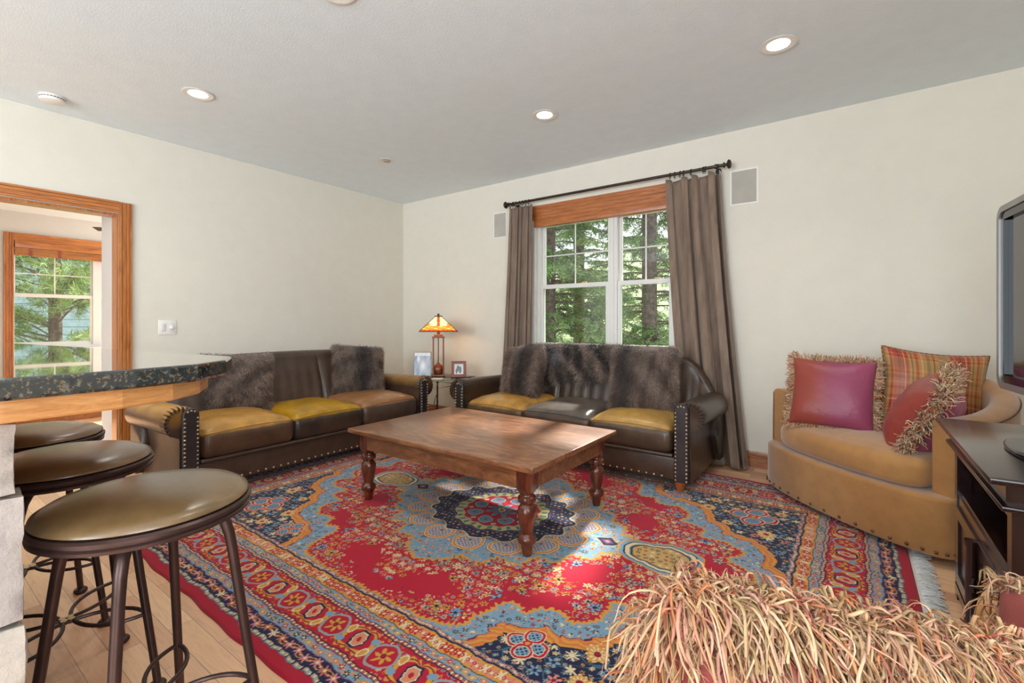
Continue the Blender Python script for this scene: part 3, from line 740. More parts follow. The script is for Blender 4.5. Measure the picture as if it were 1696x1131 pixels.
def fur_pillow(loc, yaw, lean, roll, w, h, label, stripe, seed, name='fur_pillow'):
    t = tag(empty(name, loc), label, 'pillow', 'brown fur pillows')
    t.rotation_euler = (Matrix.Rotation(yaw, 4, 'Z') @ Matrix.Rotation(lean, 4, 'X') @ Matrix.Rotation(roll, 4, 'Y')).to_euler()
    P, f, uv, side = pillow_shell(w, h, .21, 24, .075, seed, .02)
    def colr(R):
        x = R[:, 0]/(w/2); base = lerp(lin((52, 40, 36)), lin((216, 192, 174)), np.clip(nvar(R, 34, seed+3)*2-.5, 0, 1))
        d = np.exp(-((x-stripe)/.30)**2)*.85
        c = lerp(lin((138, 114, 100)), lin((116, 82, 62)), nvar(R, 7, seed)); c = c*.6+base*.4; c = c+(np.array(lin((196, 176, 164)))-c)*(np.clip((R[:, 2]/h-.28)/.2, 0, 1)*.55)[:, None]  # top edge painted paler to give form where shading is flat
        return c*(1-d[:, None]) + np.array(lin((50, 42, 40)))*d[:, None]
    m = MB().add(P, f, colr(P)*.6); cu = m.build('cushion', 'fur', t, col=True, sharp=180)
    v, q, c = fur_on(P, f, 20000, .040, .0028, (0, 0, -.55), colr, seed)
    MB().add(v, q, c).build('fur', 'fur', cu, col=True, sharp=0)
    return t
fur_pillow((-4.035, 1.74, .665), math.radians(62), math.radians(-17), 0, .53, .50, 'brown fur pillow at the near end of the left sofa, partly behind the bar top', -.9, 21)
fur_pillow((-3.985, 2.865, .69), math.radians(72), math.radians(-18), math.radians(6), .50, .49, 'brown fur pillow at the corner end of the left sofa', .1, 22)
fur_pillow((-2.53, 3.655, .70), math.radians(-20), math.radians(-17), math.radians(-8), .50, .50, 'brown fur pillow on the window sofa, tilted, nearer the lamp', .45, 23)
fur_pillow((-1.335, 3.63, .715), math.radians(10), math.radians(-15), 0, .52, .52, 'large brown fur pillow on the window sofa, at its right end', -.55, 24)

# fur throw over the back of the window sofa
thr = tag(empty('fur_throw', (-1.92, 4.0, .90)), 'dark brown shaggy fur throw draped over the back of the sofa under the window', 'throw')
nu, nv = 60, 26; G = np.zeros((nu, nv, 3)); rg = np.random.default_rng(5)
for i in range(nu):
    u = i/(nu-1); x = -.60+1.28*u; zt = .895-.018*(abs(x)/.8)**2
    hang = .26+.05*math.sin(u*7+1)+.03*math.sin(u*17)
    for j in range(nv):
        s = j/(nv-1)*(hang+.22)
        if s < hang:      # front
            q = (hang-s)/.6; y = .74-.12*q-.03*math.sin(PI*min(q, 1))-.02; z = zt-.06-(hang-s)
        else:
            a = min((s-hang)/.075, PI); y = .80-.085*math.cos(a); z = zt-.06+.085*math.sin(a)
            if a >= PI: z -= (s-hang-.075*PI)
        G[i, j] = (x, 3.2+y-4.0, z-.90+.014)
        G[i, j, 1] += .008*math.sin(u*40+j*.3)
m = MB().grid(G); P = m.v[0]; F = m.f[0]
def thc(R):
    k = nvar(R, 34, 8)
    c = lerp(lin((48, 38, 34)), lin((176, 152, 138)), np.clip(k*2.2-.7, 0, 1))  # pale noise paints wavy highlights into the fur colour
    w = np.exp(-(((R[:, 0]+.40)/.05)**2+((R[:, 2]+.06)/.06)**2)); return c*(1-w[:, None])+np.array(lin((176, 176, 180)))*w[:, None]
m.c = [thc(P)*.5]; tb = m.build('hide', 'fur', thr, col=True, sharp=180, solid=.006)
v, q, c = fur_on(P, [t[::-1] for t in F] if face_normals(P, F)[0][:, 1].mean() > 0 else F, 26000, .052, .0032, (0, -.1, -.55), thc, 9, 1, .22)
MB().add(v, q, c).build('fur', 'fur', tb, col=True, sharp=0)

# ================================================================ COFFEE TABLE
ct = tag(empty('coffee_table', (-1.924, 2.305, .012)), 'large reddish brown wooden coffee table with turned legs on the patterned rug', 'table')
X0, X1, Ya, Yb = -.719, .719, -.485, .485
MB().box(X0, X1, Ya, Yb, .440, .468, b=.005).build('tabletop', 'table', ct)
for q in ((X0+.10, X1-.10, Ya+.055, Ya+.078), (X0+.10, X1-.10, Yb-.078, Yb-.055), (X0+.055, X0+.078, Ya+.10, Yb-.10), (X1-.078, X1-.055, Ya+.10, Yb-.10)):
    MB().box(*q, .335, .4395).build('apron', 'table', ct, smooth=False)
LEG = [(.021, 0), (.023, .004), (.031, .055), (.034, .058), (.044, .07), (.047, .083), (.044, .096), (.033, .106), (.030, .112), (.034, .13), (.043, .18), (.047, .215), (.045, .235), (.034, .25), (.030, .256), (.033, .260), (.044, .268), (.047, .280), (.044, .292), (.033, .300), (.031, .306)]
for sx in (-1, 1):
    for sy in (-1, 1):
        x, y = sx*(X1-.095), sy*(Yb-.095)
        m = MB().lathe(LEG, (x, y, 0), 24)
        rings = []
        for hw, z, rd in ((.028, .300, 1), (.036, .312, .8), (.047, .335, .15), (.047, .4395, .1)):
            ring = []
            for a in np.linspace(0, 2*PI, 16, endpoint=False)+PI/16:
                c, s_ = math.cos(a), math.sin(a); k = 1/max(abs(c), abs(s_)); k = k*(1-rd)+rd; ring.append((x+hw*c*min(k, 1.36), y+hw*s_*min(k, 1.36), z))
            rings.append(ring)
        m.loft(rings); m.build('leg', 'tleg', ct, sharp=35)

# ================================================================ END TABLE, LAMP, FRAMES
et = tag(empty('end_table', (-3.73, 3.72, 0)), 'glass topped end table with thin bronze metal legs between the two sofas', 'side table')
gt = MB().box(-.30, .30, -.30, .30, .552, .562, b=.003).build('glass_top', 'tglass', et)
for sx in (-1, 1):
    for sy in (-1, 1):
        x, y = sx*.20, sy*.20
        MB().tube([(x, y, 0.001), (x, y, .50)], .0085, 8).tube([(x, y, .50), (x*1.2, y*1.2, .53), (x*1.3, y*1.3, .551)], .007, 8).lathe([(.018, .541), (.018, .5515)], (x*1.3, y*1.3, 0), 14).lathe([(.014, .0005), (.014, .01)], (x, y, 0), 12).build('leg', 'iron', et)
MB().tube([(-.2, -.2, .47), (.2, -.2, .47), (.2, .2, .47), (-.2, .2, .47)], .0075, 8, True).build('upper_frame', 'iron', et)
MB().tube([(-.2, -.2, .12), (.2, -.2, .12), (.2, .2, .12), (-.2, .2, .12)], .0075, 8, True).tube([(-.2, -.2, .12), (.2, .2, .12)], .006, 8).tube([(-.2, .2, .12), (.2, -.2, .12)], .006, 8).build('stretcher', 'iron', et)
scr = [(.2-.012*math.cos(a)*(1-a/14)-.03, -.2-.0, .30+.05*math.sin(a)*(1-a/16)-a*.004) for a in np.linspace(0, 9, 40)]
m = MB()
for s in (-1, 1):
    m.tube([(s*.2, -.2, .42), (s*.165, -.2, .36), (s*.15, -.2, .29), (s*.175, -.2, .25), (s*.19, -.2, .28), (s*.178, -.2, .30)], .004, 6)
m.build('scroll', 'iron', et)

lamp = tag(empty('table_lamp', (-3.755, 3.76, .5625), PI/4), 'lit table lamp with an amber stained glass pyramid shade on the glass end table', 'lamp')
MB().box(-.075, .075, -.075, .075, 0, .022, b=.004).build('base', 'lampwood', lamp)
MB().lathe([(.03, .022), (.055, .03), (.066, .055), (.068, .085), (.060, .112), (.048, .12), (.044, .124), (.022, .132), (.020, .142), (.008, .15)], n=24).build('pot', 'copper', lamp)
for sx in (-1, 1):
    for sy in (-1, 1): MB().box(sx*.056-.008, sx*.056+.008, sy*.056-.008, sy*.056+.008, .022, .43).build('post', 'lampwood', lamp, smooth=False)
MB().tube([(0, 0, .14), (0, 0, .52)], .006, 10).build('center_rod', 'lampwood', lamp)
MB().box(-.07, .07, -.07, .07, .43, .446, b=.003).box(-.05, .05, -.05, .05, .446, .468, b=.003).lathe([(.018, .468), (.018, .50), (.012, .52)], n=16).build('cap_block', 'lampwood', lamp)
MB().lathe([(.012, .50), (.020, .52), (.028, .55), (.022, .575), (.001, .585)], n=16).build('bulb', emis('warm_bulb', (255, 220, 160), 6), lamp)
sh = empty('lamp_shade'); sh.parent = lamp
AM = [lin((255, 176, 70)), lin((255, 226, 150)), lin((226, 120, 36)), lin((170, 74, 24))]
zb, zt, hb, ht = .505, .665, .205, .036
for k in range(4):
    n = 24; G = np.zeros((n+1, n+1, 3)); C = np.zeros((n+1, n+1, 3))
    for i in range(n+1):
        for j in range(n+1):
            u = -1+2*i/n; v = j/n; hw = hb+(ht-hb)*v
            G[i, j] = (u*hw, -(hb+(ht-hb)*v), zb+(zt-zb)*v)
            X = u*hw
            if v < .10: c = AM[3]
            elif v < .36: c = AM[2] if (int((X+.5)/.045)+int(v*14)) % 3 else AM[0]
            elif abs(X) < .016: c = AM[3]
            elif abs(X) < .07: c = AM[1]
            elif v < .55 and abs(X) > .09: c = AM[2]
            else: c = AM[0] if abs(X) > .11 else AM[1]
            C[i, j] = np.array(c)*(.9+.2*random.random())
    g = MB().grid(G, C).xf(Matrix.Rotation(k*PI/2, 4, 'Z')).build('glass_panel', 'shade', sh, col=True, smooth=False, solid=.003)
m = MB()
for k in range(4):
    R = Matrix.Rotation(k*PI/2, 3, 'Z'); L = []
    L.append([R @ Vector((-hb, -hb, zb)), R @ Vector((hb, -hb, zb))]); L.append([R @ Vector((hb, -hb, zb)), R @ Vector((ht, -ht, zt))])
    for q in (.10, .36):
        h = hb+(ht-hb)*q; L.append([R @ Vector((-h, -h-.0005, zb+(zt-zb)*q)), R @ Vector((h, -h-.0005, zb+(zt-zb)*q))])
    for xx in (-.016, .016, -.07, .07):
        q = 0.36; h0 = hb+(ht-hb)*.36; h1 = hb+(ht-hb)*.95; x1 = xx if abs(xx) < .03 else xx*.4
        L.append([R @ Vector((xx, -h0-.0005, zb+(zt-zb)*.36)), R @ Vector((x1, -h1-.0005, zb+(zt-zb)*.95))])
    for xx in (-.15, -.1, -.05, 0, .05, .1, .15):
        h0 = hb+(ht-hb)*.02; h1 = hb+(ht-hb)*.36
        L.append([R @ Vector((xx, -h0-.0005, zb+(zt-zb)*.02)), R @ Vector((xx*.85, -h1-.0005, zb+(zt-zb)*.36))])
    for i, l in enumerate(L): m.tube([tuple(l[0]), tuple(l[1])], .0045 if i < 2 else .0018, 6)
m.build('leading', 'rod', sh)
MB().box(-.042, .042, -.042, .042, zt, zt+.014, b=.003).lathe([(.008, zt+.014), (.012, zt+.022), (.012, zt+.032), (.002, zt+.04)], n=12).build('finial', 'rod', sh)
light('lamp_bulb', 'POINT', (-3.755, 3.76, 1.12), 9, (1, .68, .36), shadow_soft_size=.03)

pf = tag(empty('photo_frame', (-3.885, 3.635, .5625), math.radians(38)), 'clear framed blue toned snowy picture standing left of the lamp', 'picture frame')
tl = Matrix.Rotation(math.radians(-9), 4, 'X')
MB().box(-.098, .098, 0, .012, .002, .275, b=.003).xf(tl).build('glass_frame', M['silver'], pf)
n = 40; G = np.zeros((n, n, 3)); C = np.zeros((n, n, 3)); PP = np.array([[i/n*3, j/n*4, 0] for i in range(n) for j in range(n)])
nn = nvar(PP, 3.2, 4).reshape(n, n)
for i in range(n):
    for j in range(n):
        u, v = i/(n-1), j/(n-1); G[i, j] = (-.088+.176*u, -.0008, .012+.252*v)
        c = np.array(lin((70, 100, 136)))*(1-nn[i, j])+np.array(lin((190, 208, 226)))*nn[i, j]
        w = math.exp(-((u-.55)/.20)**2-((v-.42)/.26)**2) + math.exp(-((u-.25)/.1)**2-((v-.72)/.16)**2); w = min(1, w)
        if v > .86: w = max(w, .7)
        C[i, j] = c*(1-w)+np.array(lin((236, 238, 242)))*w
MB().grid(G, C).xf(tl).build('print', 'print', pf, col=True, sharp=180)
MB().box(-.03, .03, .06, .064, 0, .18).xf(Matrix.Rotation(math.radians(12), 4, 'X') @ Matrix.Translation((0, .02, 0))).build('stand', 'black', pf, smooth=False)
pf = tag(empty('photo_frame', (-3.50, 3.82, .5625), math.radians(44)), 'small cherry wood picture frame with a dark figure photo, right of the lamp', 'picture frame')
m = MB(); w, h, b = .082, .178, .032
for bx in ((-w, w, 0, .014, .002, b), (-w, w, 0, .014, h-b, h), (-w, -w+b, 0, .014, b, h-b), (w-b, w, 0, .014, b, h-b)): m.box(*bx)
m.xf(tl).build('frame', 'frame_red', pf, smooth=False)
G = np.zeros((30, 30, 3)); C = np.zeros((30, 30, 3))
for i in range(30):
    for j in range(30):
        u, v = i/29, j/29; G[i, j] = (-w+b+(2*w-2*b)*u, .006, b+(h-2*b)*v)
        c = np.array(lin((214, 214, 210)))
        for cx_, cy_, rx, ry in ((.42, .55, .16, .30), (.64, .42, .17, .34), (.25, .3, .1, .25)):
            if ((u-cx_)/rx)**2+((v-cy_)/ry)**2 < 1: c = np.array(lin((52, 50, 52)))
        C[i, j] = c
MB().grid(G, C).xf(tl).build('print', 'print', pf, col=True, sharp=180)
MB().box(-.02, .02, .04, .043, 0, .12).xf(Matrix.Rotation(math.radians(10), 4, 'X') @ Matrix.Translation((0, .012, 0))).build('stand', 'black', pf, smooth=False)
bk = tag(empty('coaster_book', (-3.56, 3.55, .5625), .6), 'small cream paperback lying on the glass end table in front of the lamp', 'book')
MB().box(-.06, .06, -.045, .045, .0005, .010, b=.002).build('cover', 'paper', bk)
MB().box(-.057, .0595, -.0435, .0435, .002, .0085).build('pages', 'plastic', bk, smooth=False)
ol = tag(empty('wall_outlet', (-3.50, WY, .36)), 'white wall outlet low behind the end table with a black plug in it', 'outlet')
MB().box(-.036, .036, -.006, -.0005, -.058, .058, b=.003).build('wall_plate', 'plastic', ol)
MB().box(-.016, .016, -.009, -.006, -.042, -.010, b=.002).box(-.016, .016, -.009, -.006, .010, .042, b=.002).build('receptacle', 'vinyl', ol)
cd = tag(empty('power_cord', (-3.50, 4.15, .38)), 'black lamp cord and plug hanging behind the end table', 'cord')
MB().box(-.018, .018, -.012, .030, -.016, .016, b=.005).build('plug', 'black', cd)
MB().tube([(0, -.012, 0), (-.005, -.05, -.03), (0, -.06, -.2), (.02, -.09, -.34), (.08, -.14, -.372), (.16, -.10, -.372), (.20, -.06, -.34), (.17, -.05, -.29), (.10, -.05, -.30), (-.02, -.08, -.372), (-.15, -.12, -.372)], .004, 6).build('cable', 'black', cd)
# ================================================================ TAN LOVESEATS
def plan_solid(poly, z0, z1, r, crown=0, rings=6, colf=None, n_in=8):
    """rounded-edge slab over a plan outline (list of xy, ccw)"""
    P = np.array(poly); c = P.mean(0); m = MB(); L = []
    D = P-c; R = np.linalg.norm(D, axis=1)[:, None]
    for a in np.linspace(-PI/2, PI/2, 2*rings+1):
        off = r*(1-math.cos(a)); z = (z0+r if a < 0 else z1-r) + r*math.sin(a)
        L.append(np.concatenate([c+D*(1-off/R), np.full((len(P), 1), z)], 1))
    for q in np.linspace(0, 1, n_in)[1:]:
        k = 1-q*.995; b = L[2*rings][:, :2]-c; zz = z1+crown*(1-k**3)
        L.append(np.concatenate([c+b*k, np.full((len(P), 1), zz)], 1))
    b = L[0][:, :2]-c; L.insert(0, np.concatenate([c+b*.01, np.full((len(P), 1), z0)], 1))
    m.loft(L); return m
TAN1, TAN2 = lin((164, 112, 60)), lin((196, 146, 88))
def tan_col(P, seed=0):
    c = lerp(TAN1, TAN2, nvar(P, 5, seed)); return c
def barrel_path(n=61, a=.60, d=.98, inset=0):
    t = np.linspace(0, PI, n); p = []
    for q in t:
        c, s_ = math.cos(q), math.sin(q)
        p.append(((a-inset)*math.copysign(abs(c)**.72, c), (d-inset)*s_**.80))
    return np.array(p)
def loveseat(loc, rz, label):
    t = tag(empty('barrel_loveseat', loc, rz), label, 'loveseat')
    A, D = .585, .80
    out = barrel_path(61, A, D); bulge = [(A*math.cos(q)/1.0, -.165*abs(math.sin(q))**.8) for q in np.linspace(PI, 2*PI, 31)[1:-1]]
    poly = [tuple(p) for p in out] + bulge
    m = plan_solid(poly, .03, .315, .02); m.c = [tan_col(m.v[0], 1)]
    base = m.build('base', 'suede', t, col=True, sharp=180)
    bp = np.array([(A*1.003*math.cos(q), -.168*abs(math.sin(q))**.8-.001) for q in np.linspace(PI+.09, 2*PI-.05, 19)])
    nr = [np.array((b[0]*.25, -1, 0)) for b in bp]
    studs([(b[0], b[1]-.001, .058) for b in bp], nr, .009).build('nailheads', 'nail_dark', base)
    # barrel wall
    path = barrel_path(81, A, D); T = np.gradient(path, axis=0); T = norm(T); Nn = np.stack([T[:, 1], -T[:, 0]], 1)
    rings = []
    for i, (p, n) in enumerate(zip(path, Nn)):
        s_ = math.sin(PI*i/80); h = .70+.150*s_**1.6; th = .115; e = min(i, 80-i); r = th/2
        ring = [(0, .29), (0, .45), (.006, h-r)]
        for a in np.linspace(0, PI, 9)[1:-1]: ring.append((r-r*math.cos(a)+.004, h-r+r*.8*math.sin(a)))
        ring += [(th, h-r), (th+.02*s_, .45), (th, .29)]
        rings.append([(p[0]-n[0]*u, p[1]-n[1]*u, z) for u, z in ring])
    # front ends rounded slightly
    m = MB().loft(rings); m.c = [tan_col(m.v[0], 3)]
    wall = m.build('barrel_back', 'suede', t, col=True, sharp=60)
    zs = np.arange(.33, .655, .0115); pts = []; ns = []
    for s in (-1, 1):
        e = path[0] if s > 0 else path[-1]
        for z in zs:
            pts.append((e[0]-s*.012, e[1]-.001, z)); ns.append((0, -1, 0))
    for i in range(len(path)-1):
        for q in (0, .33, .66):
            p = path[i]*(1-q)+path[i+1]*q; n = Nn[i]; s_ = math.sin(PI*(i+q)/80); h = .70+.150*s_**1.6
            pts.append((p[0]-n[0]*.004, p[1]-n[1]*.004, h-.054)); ns.append((n[0], n[1], .5))
    studs(pts, ns, .0048).build('nail_trim', 'nail_dark', wall)
    m = MB(); inn = barrel_path(61, A, D, .125)
    sp_ = [tuple(p) for p in inn if p[1] > .0] ; A2 = inn[0][0]
    poly = sp_+[(A2*math.cos(q), -.145*abs(math.sin(q))**.7) for q in np.linspace(PI, 2*PI, 31)[1:-1]]
    m = plan_solid(poly, .318, .475, .062, .035, 6, None, 14); P = m.v[0]
    P[:, 2] += (.010*(nvar(P*np.array([1, .25, 1]), 34, 4)-.5))*np.clip((P[:, 2]-.4)/.05, 0, 1)
    m.c = [tan_col(P, 6)*1.04]
    cu = m.build('seat_cushion', 'suede', t, col=True, sharp=180)
    return t
LS = loveseat((-.022, 3.405, .0125), math.radians(-42.4), 'tan velvet barrel loveseat with brass nailheads by the far wall, holding plaid and fringed pillows')
LS2 = loveseat((-.04, .71, .001), math.radians(-117), 'tan velvet barrel loveseat in the near right corner, only its nailhead trimmed rim showing')

YARN = [lin((206, 182, 144)), lin((222, 202, 168)), lin((186, 150, 110)), lin((208, 160, 138)), lin((146, 76, 82)), lin((220, 140, 92)), lin((228, 178, 164)), lin((170, 152, 112))]
YPR = np.array([.22, .17, .15, .13, .09, .09, .10, .05])
def fringe_pts(w, h, n, rg, sides='tblr', pinch=.05):
    U, V = [], []
    per = {'t': w, 'b': w, 'l': h, 'r': h}; tot = sum(per[s] for s in sides)
    for s in sides:
        k = int(n*per[s]/tot); q = rg.uniform(-1, 1, k)
        if s == 't': U.append(q); V.append(np.ones(k))
        if s == 'b': U.append(q); V.append(-np.ones(k))
        if s == 'l': U.append(-np.ones(k)); V.append(q)
        if s == 'r': U.append(np.ones(k)); V.append(q)
    U, V = np.concatenate(U), np.concatenate(V)
    X = U*(w/2)*(1-pinch*(1-V**2)); Z = V*(h/2)*(1-pinch*(1-U**2))
    D = np.stack([np.where(abs(U) > .999, np.sign(U), U**5*.6), np.zeros_like(U), np.where(abs(V) > .999, np.sign(V), V**5*.6)], 1)
    return np.stack([X, np.zeros_like(X), Z], 1), D
def fringed_pillow(loc, rot, w, h, t, label, seed, nf=900, flen=.045, fw=.0042, c1=lin((152, 66, 54)), c2=lin((152, 70, 98)), split='x', seg=4, spread=.8, flop=.5, gvec=(0, 0, -1)):
    r = tag(empty('fringed_pillow', loc), label, 'pillow', 'silky pillows with fringe'); r.rotation_euler = rot.to_euler()
    P, f, uv, side = pillow_shell(w, h, t, 34, .06, seed, .022)
    if split == 'x': k = np.clip(.5+uv[:, 0]*1.6+nvar(P, 6, seed)*.6-.1, 0, 1)
    else: k = np.where(side > 0, 1.0, 0.0)
    m = MB().add(P, f); m.c = [lerp(c1, c2, k)]  # shot silk's view-dependent sheen painted as fixed rust and pink
    cu = m.build('cushion', 'satin', r, col=True, sharp=180)
    rg = np.random.default_rng(seed); Q, D = fringe_pts(w, h, nf, rg)
    n = len(Q); g = np.array(rot.to_3x3().inverted() @ Vector(gvec))
    D = norm(D)*1.0 + rg.normal(size=(n, 3))*np.array([.28, spread, .28]) + g*flop
    Q = Q + rg.normal(size=(n, 3))*np.array([.003, .006, .003])
    c = np.array(YARN)[rg.choice(len(YARN), n, p=YPR)]*rg.uniform(.95, 1.35, (n, 1))
    v, q, cc = strands(Q, D, rg.uniform(.7, 1.15, n)*flen, .0, fw, seg, 4, .12, .15, c, rg)
    MB().add(v, q, cc).build('fringe', 'yarn', cu, col=True, sharp=0)
    # braid
    a = np.linspace(-1, 1, 30); pth = [(x*w/2, 0, h/2*(1-.06*(1-x*x))) for x in a]+[(w/2*(1-.06*(1-x*x)), 0, -x*h/2) for x in a[1:]]+[(-x*w/2, 0, -h/2*(1-.06*(1-x*x))) for x in a[1:]]+[(-w/2*(1-.06*(1-x*x)), 0, x*h/2) for x in a[1:-1]]
    m = MB().tube(pth, .006, 6, True); m.c = [np.tile(YARN[2], (len(m.v[0]), 1))]; m.build('braid', 'yarn', cu, col=True)
    return r
def frame3(xa, za):
    """rotation with local x along xa, local z near za"""
    x = Vector(xa).normalized(); y = Vector(za).cross(x).normalized(); z = x.cross(y)
    return Matrix(((x[0], y[0], z[0], 0), (x[1], y[1], z[1], 0), (x[2], y[2], z[2], 0), (0, 0, 0, 1)))
fringed_pillow((-.10, 3.60, .710), frame3((1, -.10, -.02), (.0, .30, 1)), .45, .44, .15, 'square pink and rust silk pillow with short fringe at the left of the tan loveseat', 31, 1500, .042, .0046, flop=.3)
fringed_pillow((.315, 3.335, .665), frame3((-.16, -.80, -.18), (.42, .0, .8)), .38, .42, .24, 'rust and pink silk pillow seen edge on, its cream fringe facing out, on the loveseat', 32, 2400, .066, .0058, c1=lin((150, 62, 52)), c2=lin((176, 92, 118)), split='side', flop=.25, spread=.6)
# plaid pillow
pp = tag(empty('plaid_pillow', (.385, 3.70, .750)), 'large plaid pillow in red, gold and olive with a corded edge behind the fringed pillows', 'pillow')
rot = frame3((.95, .18, -.10), (.16, .24, 1)); pp.rotation_euler = rot.to_euler()
P, f, uv, side = pillow_shell(.50, .50, .17, 120, .10, 6, .01)
def stripes(q, seed):
    q = (q*1.7+.13) % 1.0
    c = np.tile(np.array(lin((188, 150, 88))), (len(q), 1))
    for a, b, col in ((.0, .16, (150, 140, 92)), (.20, .24, (150, 44, 34)), (.26, .50, (164, 62, 46)), (.33, .36, (92, 44, 50)), (.42, .44, (214, 186, 140)), (.55, .56, (60, 40, 40)), (.62, .66, (176, 72, 44)), (.72, .735, (224, 200, 150)), (.80, .86, (132, 124, 80)), (.92, .93, (80, 40, 40))):
        k = (q >= a) & (q < b); c[k] = lin(col)
    return c
m = MB().add(P, f); m.c = [(stripes(uv[:, 0]*.5+.5, 1)*.66+stripes(uv[:, 1]*.42+.3, 2)*.34)*np.array([1.02, .84, .86])]
cu = m.build('cushion', 'satin', pp, col=True, sharp=180)
a = np.linspace(-1, 1, 40); w, h = .50, .50
pth = [(x*w/2, 0, h/2*(1-.10*(1-x*x))) for x in a]+[(w/2*(1-.10*(1-x*x)), 0, -x*h/2) for x in a[1:]]+[(-x*w/2, 0, -h/2*(1-.10*(1-x*x))) for x in a[1:]]+[(-w/2*(1-.10*(1-x*x)), 0, x*h/2) for x in a[1:-1]]
m = MB().tube(pth, .007, 6, True); P = m.v[0]; ph = np.arange(len(P))//6
m.c = [np.where((ph % 2)[:, None] == 0, np.array(lin((176, 130, 70))), np.array(lin((110, 60, 44))))]; m.build('cord', 'yarn', cu, col=True)

# foreground fringed pillow (very near the camera)
def near_pillow(p0, p1, h, label, seed, n, nrm_to, flen, top_only=True, name='fringed_pillow'):
    p0, p1 = Vector(p0), Vector(p1); xa = (p1-p0); w = xa.length; xa.normalize()
    up = Vector(nrm_to).normalized(); rot = frame3(xa, up); zax = rot.to_3x3() @ Vector((0, 0, 1))
    c = (p0+p1)/2 - zax*h/2
    r = tag(empty(name, c), label, 'pillow', 'silky pillows with fringe'); r.rotation_euler = rot.to_euler()
    P, f, uv, side = pillow_shell(w, h, .15, 24, .03, seed, .01)
    m = MB().add(P, f); m.c = [lerp(lin((146, 62, 52)), lin((128, 50, 58)), nvar(P, 5, seed))]; cu = m.build('cushion', 'satin', r, col=True, sharp=180)
    rg = np.random.default_rng(seed)
    q = np.sort(rg.uniform(-1, 1, n)); e = rg.choice(3, n, p=[.78, .11, .11])
    U = np.where(e == 0, q, np.where(e == 1, -1, 1)); V = np.where(e == 0, 1, q)
    X = U*(w/2)*(1-.03*(1-V**2)); Z = V*(h/2)*(1-.03*(1-U**2))
    Q = np.stack([X, np.zeros(n), Z], 1) + rg.normal(size=(n, 3))*np.array([.002, .004, .002])
    side_ = np.where(rg.random(n) < .62, -1.0, 1.0)
    D = np.stack([np.where(e == 0, 0, U)*.45+rg.normal(size=n)*.20, side_*rg.uniform(.25, 1.1, n), np.where(e == 0, .75, .1)+rg.normal(size=n)*.16], 1)
    # clumps share a direction
    cl = (q*46).astype(int); cn = rg.normal(size=(200, 3))*np.array([.42, .35, .25]); D = D+cn[cl+80]
    c_ = np.array(YARN)[rg.choice(len(YARN), n, p=YPR)]; cc_ = np.array(YARN)[rg.integers(0, len(YARN), 200)][cl+80]
    c_ = (c_*.7+cc_*.3)*np.array([.94, .82, .73])*rg.uniform(.7, 1.15, (n, 1))
    g = np.array(rot.to_3x3().inverted() @ Vector((0, 0, -1)))
    v, F, cc = strands(Q, D, 0.0001+rg.uniform(.55, 1.2, n)*flen, 0, rg.uniform(.0022, .0050, n)*np.where(rg.random(n) < .25, .5, 1), 9, 5, .13, .3, c_, rg)
    # bend with gravity: quadratic in strand parameter, in local space
    V4 = v.reshape(n, 10, 5, 3); tt = np.linspace(0, 1, 10)
    L = np.linalg.norm(V4[:, -1].mean(1)-V4[:, 0].mean(1), axis=1)
    V4 += (g[None, None, None]*(L[:, None]*.95*(tt**2)[None])[:, :, None, None])
    MB().add(V4.reshape(-1, 3), F, cc).build('fringe', 'yarn', cu, col=True, sharp=0)
    ctr = V4.mean(2); K = n*9; si = rg.integers(0, n, K); tj = rg.uniform(0, 8.999, K); j0 = tj.astype(int); fr = (tj-j0)[:, None]
    Pf = ctr[si, j0]*(1-fr)+ctr[si, j0+1]*fr; v, F, c2_ = strands(Pf, rg.normal(size=(K, 3)), rg.uniform(.003, .007, K), .0, .0004, 1, 2, 0, .5, c_[si]*rg.uniform(.9, 1.25, (K, 1)), rg)
    MB().add(v, F, c2_).build('fringe_fuzz', 'yarn', cu, col=True, sharp=0)['kind'] = 'stuff'
    return r
near_pillow((-.158, .505, .876), (.158, .73, .806), .37, 'rust silk pillow with long shaggy cream, tan and pink fringe in the near right foreground', 41, 5600, (.05, -.18, 1), .058)
near_pillow((.19, 1.03, .758), (.42, .87, .83), .27, 'rust silk pillow with a tan fringe at the right edge, against the nailhead trimmed rim', 42, 1600, (.45, .25, 1), .045)

# ================================================================ TV STAND AND TV
ts = tag(empty('tv_stand', (.36, 2.30, 0)), 'dark espresso wood television stand with open shelf and framed doors', 'tv stand')
YA, YB = -.50, .50
MB().box(-.055, .56, YA, YB, .722, .742, b=.006).build('top', 'stand', ts)
MB().box(-.015, .54, YA+.04, YB-.05, .665, .7215).build('frieze', 'stand', ts, smooth=False)
rings = []
prof = [(0, .652), (.016, .652), (.030, .658), (.034, .665), (.024, .671), (.0, .674)]
MB().box(-.030, .55, YA+.01, YB-.07, .650, .666, b=.006).build('molding', 'stand', ts)
for q in ((0, .045, YA+.06, YA+.105), (0, .045, YB-.115, YB-.07), (.49, .535, YA+.06, YA+.105), (.49, .535, YB-.115, YB-.07)): MB().box(*q, 0, .649).build('post', 'stand', ts, smooth=False)
for q in ((.0455, .4895, YA+.07, YA+.09), (.0455, .4895, YB-.10, YB-.08), (.50, .51, YA+.1055, YB-.1155)): MB().box(*q, .06, .649).build('side_panel', 'stand', ts, smooth=False)
MB().box(.01, .50, YA+.10, YB-.11, .44, .458).box(.004, .03, YA+.10, YB-.11, .40, .4395).build('shelf', 'stand', ts, smooth=False)
MB().box(.01, .50, YA+.10, YB-.11, .06, .078).box(-.006, .02, YA+.10, YB-.11, .045, .075).build('bottom_rail', 'stand', ts, smooth=False)
MB().box(.01, .03, YA+.105, YB-.115, .60, .649).build('top_rail', 'stand', ts, smooth=False)
